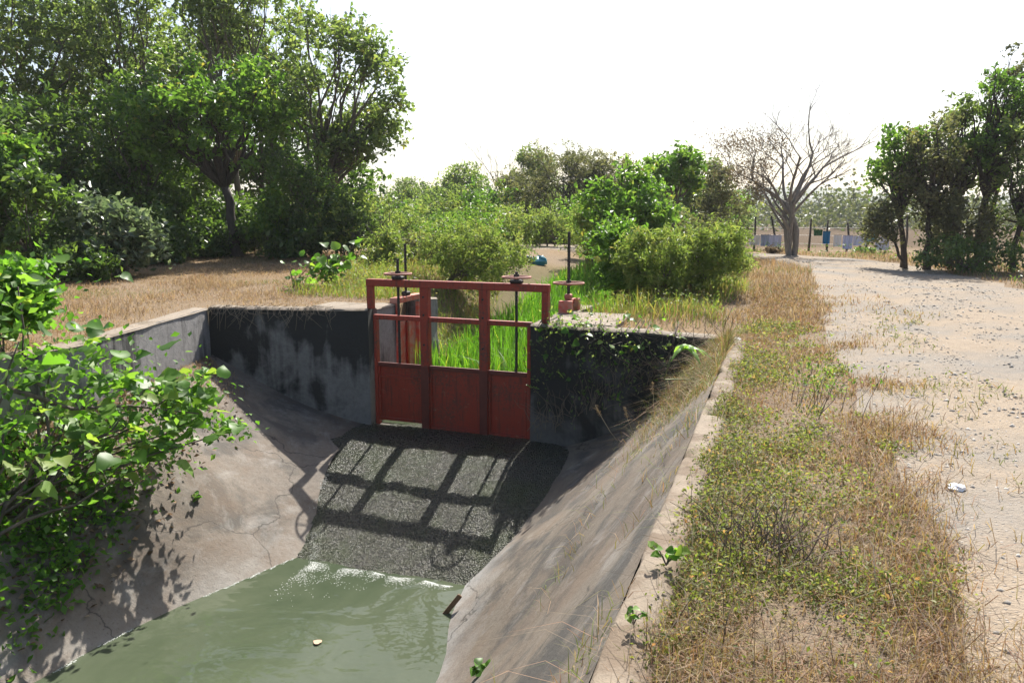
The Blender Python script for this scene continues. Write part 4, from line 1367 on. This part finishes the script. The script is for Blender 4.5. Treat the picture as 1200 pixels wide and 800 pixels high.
sh = empty("broad_leaved_shrub", (-5.3, 7.7, -1.4), "broad-leaved bright green shrub spilling over the left canal bank", "shrub")
spots = [(20, 335, 7.6, .35, 20), (15, 400, 7.4, .3, 26), (60, 420, 8.0, .3, 26), (110, 435, 8.6, .3, 22), (165, 452, 9.1, .28, 26), (210, 455, 9.4, .22, 20),
         (130, 490, 8.8, .3, 28), (60, 490, 7.9, .35, 22), (220, 492, 9.5, .2, 14), (262, 506, 9.6, .12, 7), (180, 520, 9.1, .25, 22), (100, 530, 8.4, .3, 22), (30, 545, 7.5, .35, 22),
         (200, 475, 9.3, .25, 18), (150, 555, 8.8, .22, 12), (20, 470, 7.4, .3, 16)]
stem = MB(); tot = 0
b0 = Vector((-5.3, 7.7, -1.5))
small = []
for (x, y, Y, r, n) in spots:
    c = px(x, y, Y)
    pth = branch_path(b0 + Vector((random.gauss(0, .3), random.gauss(0, .3), 0)), c, 6, .1)
    stem.tube(pth, [.022 - .0025 * k for k in range(7)], 5)
    for _ in range(n):
        if tot >= 300: break
        p = c + Vector((random.gauss(0, r * 1.0), random.gauss(0, r), random.gauss(0, r * .55)))
        put_leaf(p, random.uniform(.017, .028) * Y, sh); tot += 1
    for _ in range(int(n * 5)):
        small.append(tuple(c + Vector((random.gauss(0, r * 1.3), random.gauss(0, r * 1.2), random.gauss(-.06, r * .8)))))
pth = [px(-60, 440, 7.0), px(20, 465, 7.6), px(70, 482, 8.0), px(140, 478, 8.6), px(222, 488, 9.3)]
stem.tube(pth, [.03, .026, .022, .016, .01], 6)
stem.build("branch", BARK, sh, True)
for _ in range(24000):
    u = random.uniform(.14, .5); t = random.random() * .85
    w_ = math.exp(-((u - .33) / .085) ** 2 - ((t - .2) / .42) ** 2) * (.35 + .65 * (float(vnoise(u * 40, t * 14)) > .45))
    if random.random() < w_:
        p = bank_point(VL, u, t)
        if p[0] > -4.6 + .08 * (p[1] - 8) + random.gauss(0, .1) or p[1] > 9.7 + random.gauss(0, .15): continue
        small.append((p[0], p[1], p[2] + abs(random.gauss(0, .15))))
small = np.array(small)
o = link("small_leaves", leaf_mesh("small_leaves", small, .085, np.clip(RNG.random(len(small)) * .9, 0, 1), .8, .65), L_BIG, sh); o["kind"] = "stuff"
# bright weeds above the shrub at the picture edge
T("bright_weeds", "bright green weed clump at the left edge above the broad-leaved shrub", "weeds", -5, 350, 75, 48, 8.6, 7500, .085, L_BIG, trunk_r=.015, nclump=14, clump=.34, stems=5, aspect=.6)
# fallen leaves under it
pts = []
for _ in range(5200):
    u = random.uniform(.08, .5); t = random.random() ** 1.2
    w_ = math.exp(-((u - .28) / .13) ** 2 - (t / .6) ** 2)
    if random.random() < w_:
        p = bank_point(VL, u, t)
        if p[0] > -4.45 + .1 * (p[1] - 8) + random.gauss(0, .12): continue
        pts.append(p + [0, 0, random.uniform(.01, .07)])
o = link("leaf_litter", leaf_mesh("leaf_litter", np.array(pts), .075, None, 1.4, .6),
         leaf_mat("fallen_leaves", [(0, (.05, .035, .02)), (.5, (.14, .085, .045)), (.85, (.26, .17, .10)), (1, (.35, .26, .17))], .2, .7, (1.1, 1.05, .9))); o["kind"] = "stuff"

# plant with big leaves at the grass edge, left of the gate
def leafy_plant(label, cx, cy, Y, rx, ry, n, size, basepx, basey):
    b = px(basepx, basey, Y); b.z = H(b.x, b.y)
    root = empty("leafy_plant", b, label, "plant")
    mb = MB(); c = px(cx, cy, Y); k = Y / 900
    for i in range(9):
        e = c + Vector((random.gauss(0, rx * k * .6), random.gauss(0, rx * k * .5), random.gauss(0, ry * k * .55)))
        e.z = max(e.z, b.z + .25)
        pth = branch_path(b + Vector((random.gauss(0, .08), random.gauss(0, .08), 0)), e, 4, .06)
        mb.tube(pth, [.014, .012, .009, .007, .004], 5)
        for j in range(n // 9):
            st = pth[random.choice((2, 3, 4))]
            put_leaf(st + Vector((random.gauss(0, .12), random.gauss(0, .12), random.gauss(0, .10))), size, root, .5)
    mb.build("stem", BARK, root, True)
    return root
leafy_plant("knee-high broad-leaved plant on the dry grass above the left wing wall", 385, 300, 17.5, 28, 30, 99, .2, 385, 337)
leafy_plant("small broad-leaved plant just left of the bigger one on the dry grass", 348, 315, 17, 14, 14, 27, .15, 348, 337)

# vine over the right wing wall
vine = empty("climbing_vine", P(-2.2, 11.2, -.1), "dark-leaved vine hanging over the right wing wall, pale tips in the sun", "vine")
mb = MB(); pts = []
for k in range(24):
    t = random.betavariate(1.4, 2.2) * .8 + .05
    s0 = Rs + (CRs - Rs) * t; q0 = Rq + (CRq - Rq) * t
    L = random.uniform(.3, 1.5) * (1 - .35 * t)
    top = P(s0, q0 + random.uniform(0, .3), -.04 + random.uniform(0, .14))
    pth = [top, P(s0 + random.gauss(0, .05), q0 - random.uniform(.04, .16), -.08)]
    for j in range(5):
        pth.append(P(s0 + random.gauss(0, .1), q0 - random.uniform(.03, .22) - .06 * j * random.random(), -.08 - L * (j + 1) / 5))
    mb.tube(pth, [.008] * 3 + [.006, .005, .004, .003], 4)
    for p in pth:
        for _ in range(random.randint(1, 6)):
            pts.append(tuple(p + Vector((random.gauss(0, .09), random.gauss(-.03, .06), random.gauss(0, .09)))))
mb.build("stem", BARKD, vine, True)
for _ in range(230):
    t = random.betavariate(1.3, 1.8) * .42 + .05
    p = P(Rs + (CRs - Rs) * t, Rq + (CRq - Rq) * t + random.uniform(-.12, .3), random.gauss(-.05, .1)); pts.append(tuple(p))
for _ in range(90):
    p = Vector(random.choice(pts)) + Vector((0, -.05, 0)); put_leaf(p, random.uniform(.07, .12), vine, .5)
o = link("small_leaves", leaf_mesh("small_leaves", np.array(pts), .06, None, .5, .55), L_GREY, vine); o["kind"] = "stuff"
mb = MB()
for k in range(70):
    t = random.random() ** 1.3 * .8; p = P(CLs + (Ls - CLs) * t, CLq + (Lq - CLq) * t - .02, .07)
    pth = [p + Vector((random.gauss(0, .05), .12, .02)), p, p + Vector((random.gauss(0, .05), -.03, -.06 - random.random() * .06)), p + Vector((random.gauss(0, .12), -.02 - .03 * random.random(), -.1 - .32 * random.random() ** 2))]
    mb.tube(pth, [.006, .005, .004, .002], 3, False)
o = mb.build("hanging_roots", simple("hanging_dry_root", (.26, .21, .15), .9, .3, 20)); o["kind"] = "stuff"
# dry twigs and dead roots hanging low on that wall
mb = MB()
for k in range(150):
    t = random.betavariate(1.4, 1.4); s0 = Rs + (CRs - Rs) * t
    zb = -1.95 + 1.75 * t ** 1.05
    a = P(s0, Rq - .05 - random.uniform(0, .25), zb + random.uniform(0, .3))
    e = a + Vector((random.gauss(0, .25), random.gauss(-.1, .15), random.uniform(.15, .7)))
    mb.tube(branch_path(a, e, 4, .2), [.006, .005, .004, .003, .002], 3, False)
o = mb.build("dead_twigs", simple("dead_twig", (.2, .155, .11), .9, .3, 20)); o["kind"] = "stuff"

# plant with drooping fronds in front of the dark wall
FROND = leaf_mat("light_frond", [(0, (.16, .26, .07)), (1, (.16, .26, .07))], .5, .4)
STRAW = simple("pale_straw", (.42, .34, .22), .8, .2, 20)
root = empty("frond_plant", bank_point(VR, .06, .12), "tall thin-stemmed plant with a drooping tuft of light green fronds before the dark wall", "plant")
b = Vector(bank_point(VR, .06, .14)); top = px(806, 408, 9.7)
mb = MB(); mb.tube(branch_path(b, px(782, 446, 9.85), 4, .03) + [px(789, 420, 9.75), top], [.014, .013, .012, .011, .01, .009, .007], 6)
mb.build("stem", simple("green_stem", (.16, .2, .08)), root, True)
for k in range(11):
    a = 2 * math.pi * k / 11 + random.uniform(-.3, .3)
    rl_ = random.uniform(.12, .3)
    e = top + Vector((math.cos(a) * rl_ + .05, math.sin(a) * rl_, -rl_ * random.uniform(.1, .75) + .03))
    mb = MB()
    pth = [top, top.lerp(e, .5) + Vector((0, 0, .06)), e]
    base = len(mb.v)
    d = (e - top).cross(Vector((0, 0, 1))).normalized()
    for j, w_ in enumerate((.01, .04, .035, .003)):
        t = j / 3; p = top.lerp(e, t) + Vector((0, 0, .07 * math.sin(math.pi * t)))
        mb.v += [tuple(p - d * w_ + Vector((0, 0, -.015))), tuple(p), tuple(p + d * w_ + Vector((0, 0, -.015)))]
    for j in range(3):
        for i in range(2):
            q = j * 3 + i; mb.f.append((q, q + 1, q + 4, q + 3))
    mb.build("frond", FROND, root, True)
# seed-headed stalks
for (xa, ya, xb, yb, Y, lb) in [(748, 560, 700, 478, 10.4, "pale dry grass stalk leaning left across the dark wall"), (757, 558, 735, 480, 10.2, "pale bent grass stalk with a seed head below the fronds"), (770, 540, 768, 450, 10.1, "upright dry stalk beside the frond plant stem")]:
    root = empty("grass_stalk", px(xa, ya, Y), lb, "grass stalk")
    a, e = px(xa, ya, Y), px(xb, yb, Y)
    mb = MB(); pth = branch_path(a, e, 5, .05, .5); mb.tube(pth, [.007, .007, .006, .005, .004, .003], 4); mb.build("stem", STRAW, root)
    pp = [tuple(pth[-1].lerp(pth[-2], random.random() * .8) + Vector((random.gauss(0, .012), random.gauss(0, .012), random.gauss(0, .012)))) for _ in range(60)]
    o = link("seed_head", leaf_mesh("seed_head", np.array(pp), .03, np.full(60, .9), .2, .3), L_BROWN, root); o["kind"] = "stuff"


# sprigs
def sprig(label, p, n, size, spread, mat_leaf=True):
    root = empty("green_sprig", p, label, "plant")
    mb = MB(); p = Vector(p)
    for k in range(n):
        a = random.uniform(0, 6.28)
        e = p + Vector((math.cos(a) * spread * random.uniform(.3, 1), math.sin(a) * spread * random.uniform(.3, 1), spread * random.uniform(.5, 1.5)))
        mb.tube([p, p.lerp(e, .5) + Vector((0, 0, .02)), e], [.004, .003, .002], 4)
        for _ in range(3):
            put_leaf(p.lerp(e, random.uniform(.6, 1.05)), size, root, .6)
    mb.build("stem", BARK, root)
sprig("tiny bright green sprig growing from a joint in the right canal slope", bank_point(VR, .345, .66), 6, .07, .08)
sprig("green leafy sprig on the sandy curb in the foreground", P(-.45, 3.55, -.06), 6, .05, .08)
sprig("small green sprig on the left slope above the water line", bank_point(VL, .22, .5), 5, .06, .1)
sprig("low green weed on the curb edge near the bottom of the picture", P(-.5, 2.95, -.06), 4, .035, .06)

# twiggy dead weed clump on the right bank
root = empty("dead_weed", (1.35, 3.75, H(1.35, 3.75)), "dark twiggy dead weed clump in the grass between curb and road", "weed")
mb = MB()
for k in range(95):
    a = Vector((1.35 + random.gauss(0, .14), 3.75 + random.gauss(0, .2), -.1))
    e = a + Vector((random.gauss(0, .13), random.gauss(0, .13), random.uniform(.08, .26)))
    mb.tube(branch_path(a, e, 3, .15), [.004, .003, .0025, .0015], 3, False)
mb.build("twigs", simple("dry_twig", (.15, .11, .08), .9, .5, 15), root)["kind"] = "stuff"
root = empty("dead_weed", (2.62, 6.3, H(2.62, 6.3)), "sparse dry weed with thin upright stems at the road edge", "weed")
mb = MB(); pp = []
for k in range(16):
    a = Vector((2.62 + random.gauss(0, .12), 6.3 + random.gauss(0, .2), -.03)); e = a + Vector((random.gauss(0, .1), random.gauss(0, .1), random.uniform(.2, .4)))
    pth = branch_path(a, e, 3, .08); mb.tube(pth, [.004, .003, .0025, .0015], 3, False)
    pp += [tuple(pth[-1] + Vector((random.gauss(0, .03), random.gauss(0, .03), random.gauss(0, .05)))) for _ in range(9)]
mb.build("twigs", BARK, root)["kind"] = "stuff"
link("small_leaves", leaf_mesh("small_leaves", np.array(pp), .035), L_BRIGHT, root)["kind"] = "stuff"

# ------------------------------------------------------------------ far fence with laundry
fa, fb = Vector((9.6, 39.2, 0)), Vector((18.5, 36.4, 0))
fence = empty("wire_fence", fa, "low wire fence on thin wooden posts beyond the bend of the road", "fence")
fd = (fb - fa)
for k in range(12):
    p = fa.lerp(fb, k / 11); z = H(p.x, p.y)
    mb = MB(); mb.tube([(p.x, p.y, z - .1), (p.x + random.gauss(0, .04), p.y, z + .7), (p.x + random.gauss(0, .06), p.y, z + 1.35 + random.uniform(-.1, .35))], [.06, .052, .045], 7)
    mb.build("post", BARKD, fence, True)
for h in (.35, .75, 1.12):
    mb = MB(); mb.tube([(fa.lerp(fb, k / 11).x, fa.lerp(fb, k / 11).y - .06, H(*fa.lerp(fb, k / 11).xy) + h) for k in range(12)], .008, 4)
    mb.build("wire", M['dark_steel'], fence)
def cloth(label, pxc, w_, h_, ztop, c, cat="laundry", thick=.012):
    t = ((pxc - 600) / 900 * fa.y - fa.x) / (fd.x - (pxc - 600) / 900 * fd.y)
    ctr = fa.lerp(fb, t); d = fd.normalized(); nrm = Vector((d.y, -d.x, 0))
    z0 = H(ctr.x, ctr.y) + ztop + .16 * math.sin(pxc * 1.7) - .05; h_ *= 1 + .25 * math.sin(pxc * 2.3)
    n, m_ = 16, 8
    mb = MB()
    for side in (0, 1):
        for i in range(n + 1):
            for j in range(m_ + 1):
                u = i / n - .5; v = j / m_
                wv = .05 * math.sin(u * 14 + pxc) * v + .02 * math.sin(u * 31 + v * 4)
                p = ctr + d * (u * w_ * (1 - .05 * v)) + nrm * (.10 + wv + thick * side) + Vector((0, 0, z0 - v * h_ - .03 * abs(math.sin(u * 9)) * (1 - v)))
                mb.v.append(tuple(p))
    N1 = (n + 1) * (m_ + 1)
    for side in (0, 1):
        for i in range(n):
            for j in range(m_):
                a = side * N1 + i * (m_ + 1) + j
                q = (a, a + 1, a + m_ + 2, a + m_ + 1); mb.f.append(q if side else q[::-1])
    rim = [i * (m_ + 1) for i in range(n + 1)] + [n * (m_ + 1) + j for j in range(1, m_ + 1)] + [i * (m_ + 1) + m_ for i in range(n - 1, -1, -1)] + [j for j in range(m_ - 1, 0, -1)]
    for a, b in zip(rim, rim[1:] + rim[:1]): mb.f.append((a, b, b + N1, a + N1))
    o = mb.build("hanging_cloth", simple("cloth_%d" % pxc, c, .9, .12, 5), None, True)
    return tag(o, label, cat, "cloths hung on the far wire fence")
cloth("bright blue towel hung on the far fence right of the bare tree", 965, .34, .5, .95, (.01, .16, .36))
cloth("green cloth on the far fence between the bare tree and the blue towel", 955, .4, .36, 1.0, (.02, .10, .035))
cloth("white cloth hung next to the blue towel on the far fence", 978, .36, .58, .98, (.78, .78, .8))
cloth("pale lilac sheet second from the blue towel on the far fence", 990, .45, .58, .98, (.52, .56, .78))
cloth("long pale lilac sheet on the far fence close to the roadside trees", 1004, .6, .5, .95, (.60, .62, .78))
cloth("striped-looking teal cloth on the far fence beside the low bush", 1017, .36, .45, .95, (.12, .30, .32))
cloth("grey-lilac sheet at the right end of the far fence", 1030, .62, .62, .95, (.55, .55, .66))
cloth("pale lilac sheet on the far fence left of the bare tree", 905, .66, .5, .95, (.50, .53, .72))
cloth("white sheet at the left end of the far fence by the feathery bush", 882, .5, .62, .95, (.74, .74, .76))
cloth("blue-grey sheet on the far fence between the white sheet and the bare tree", 894, .42, .46, .95, (.36, .42, .58))
T("scrub_bush", "small dark bush at the foot of the far fence under the sheets", "bush", 1010, 303, 13, 7, 35.2, 1200, .09, L_DARK, trunk_r=.02, nclump=8, stems=3)
T("scrub_bush", "small orange-brown dry bush left of the bare tree trunk", "bush", 905, 294, 12, 5, 35, 800, .09, L_BROWN, trunk_r=.02, nclump=7, stems=3)

# ------------------------------------------------------------------ litter and small things
def lump(name, label, cat, p, r, c, seed, flat=.6, rough=.8):
    rnd = random.Random(seed)
    mb = MB(); n, m_ = 9, 6
    for j in range(m_ + 1):
        th = math.pi * j / m_
        for i in range(n):
            ph = 2 * math.pi * i / n
            k = 1 + rnd.uniform(-.22, .22)
            mb.v.append((p[0] + r * k * math.sin(th) * math.cos(ph), p[1] + r * k * math.sin(th) * math.sin(ph), p[2] + r * flat * k * math.cos(th) + r * flat * .7))
    for j in range(m_):
        for i in range(n):
            mb.f.append((j * n + i, (j + 1) * n + i, (j + 1) * n + (i + 1) % n, j * n + (i + 1) % n))
    o = mb.build(name, simple(name + "_surface", c, rough, .15, 12))
    return tag(o, label, cat)
lump("plastic_bag", "blue-green plastic bag dumped at the far end of the canal grass", "bag", (.95, 26.5, H(.95, 26.5)), .26, (.02, .22, .30), 3, .7, .4)
lump("plastic_bag", "dark plastic bag lying left of the blue-green one by the canal", "bag", (.55, 26.8, H(.55, 26.8)), .2, (.02, .05, .05), 4, .6, .4)
lump("stone", "small white stone on the dry grass behind the end of the curb", "stone", (3.2, 10.75, H(3.2, 10.75) + .02), .05, (.75, .74, .72), 5)
lump("paper_scrap", "crumpled white paper scrap on the gravel at the road edge", "litter", (2.75, 4.55, H(2.75, 4.55)), .05, (.82, .84, .86), 6, .4)
for k, (s, q, lb, c) in enumerate([(-4.35, 6.35, "pinkish leaf floating in the middle of the green canal water", (.45, .3, .2)), (-4.6, 5.45, "ochre leaf floating near the bottom edge of the canal water", (.5, .33, .12))]):
    o = bpy.data.objects.new("floating_leaf", LEAVES[k].copy()); o.data.materials.clear(); o.data.materials.append(simple("dead_leaf_%d" % k, c))
    o.location = P(s, q, -2.785); o.scale = (.09, .09, .03); o.rotation_euler = (0, 0, 1 + k); COL.objects.link(o)
    tag(o, lb, "leaf")
a, b = P(-3.36, 7.35, -2.84), P(-3.2, 7.45, -2.62)
mb = MB(); d = (b - a).normalized(); sd = d.cross(Vector((0, 1, 0))).normalized()
mb.box(a, (b - a), sd * .055, Vector((0, .03, 0)), .006)
tag(mb.build("plank", simple("wet_brown_wood", (.13, .075, .035), .5, .3, 9)), "short broken brown plank leaning on the right bank at the water edge", "plank")

# ------------------------------------------------------------------ haze
mb = MB(); mb.box((-1010, -610, -6), (2020, 0, 0), (0, 2220, 0), (0, 0, 56))
hz = NT("haze_air")
hz.t.nodes.remove(hz.b)
vp = hz.n("ShaderNodeVolumePrincipled")
vp.inputs["Color"].default_value = (.93, .96, 1, 1)
vp.inputs["Density"].default_value = .0003
vp.inputs["Anisotropy"].default_value = .3
hz.l(vp.outputs[0], hz.out.inputs["Volume"])
o = mb.build("haze", hz.m); o["kind"] = "stuff"
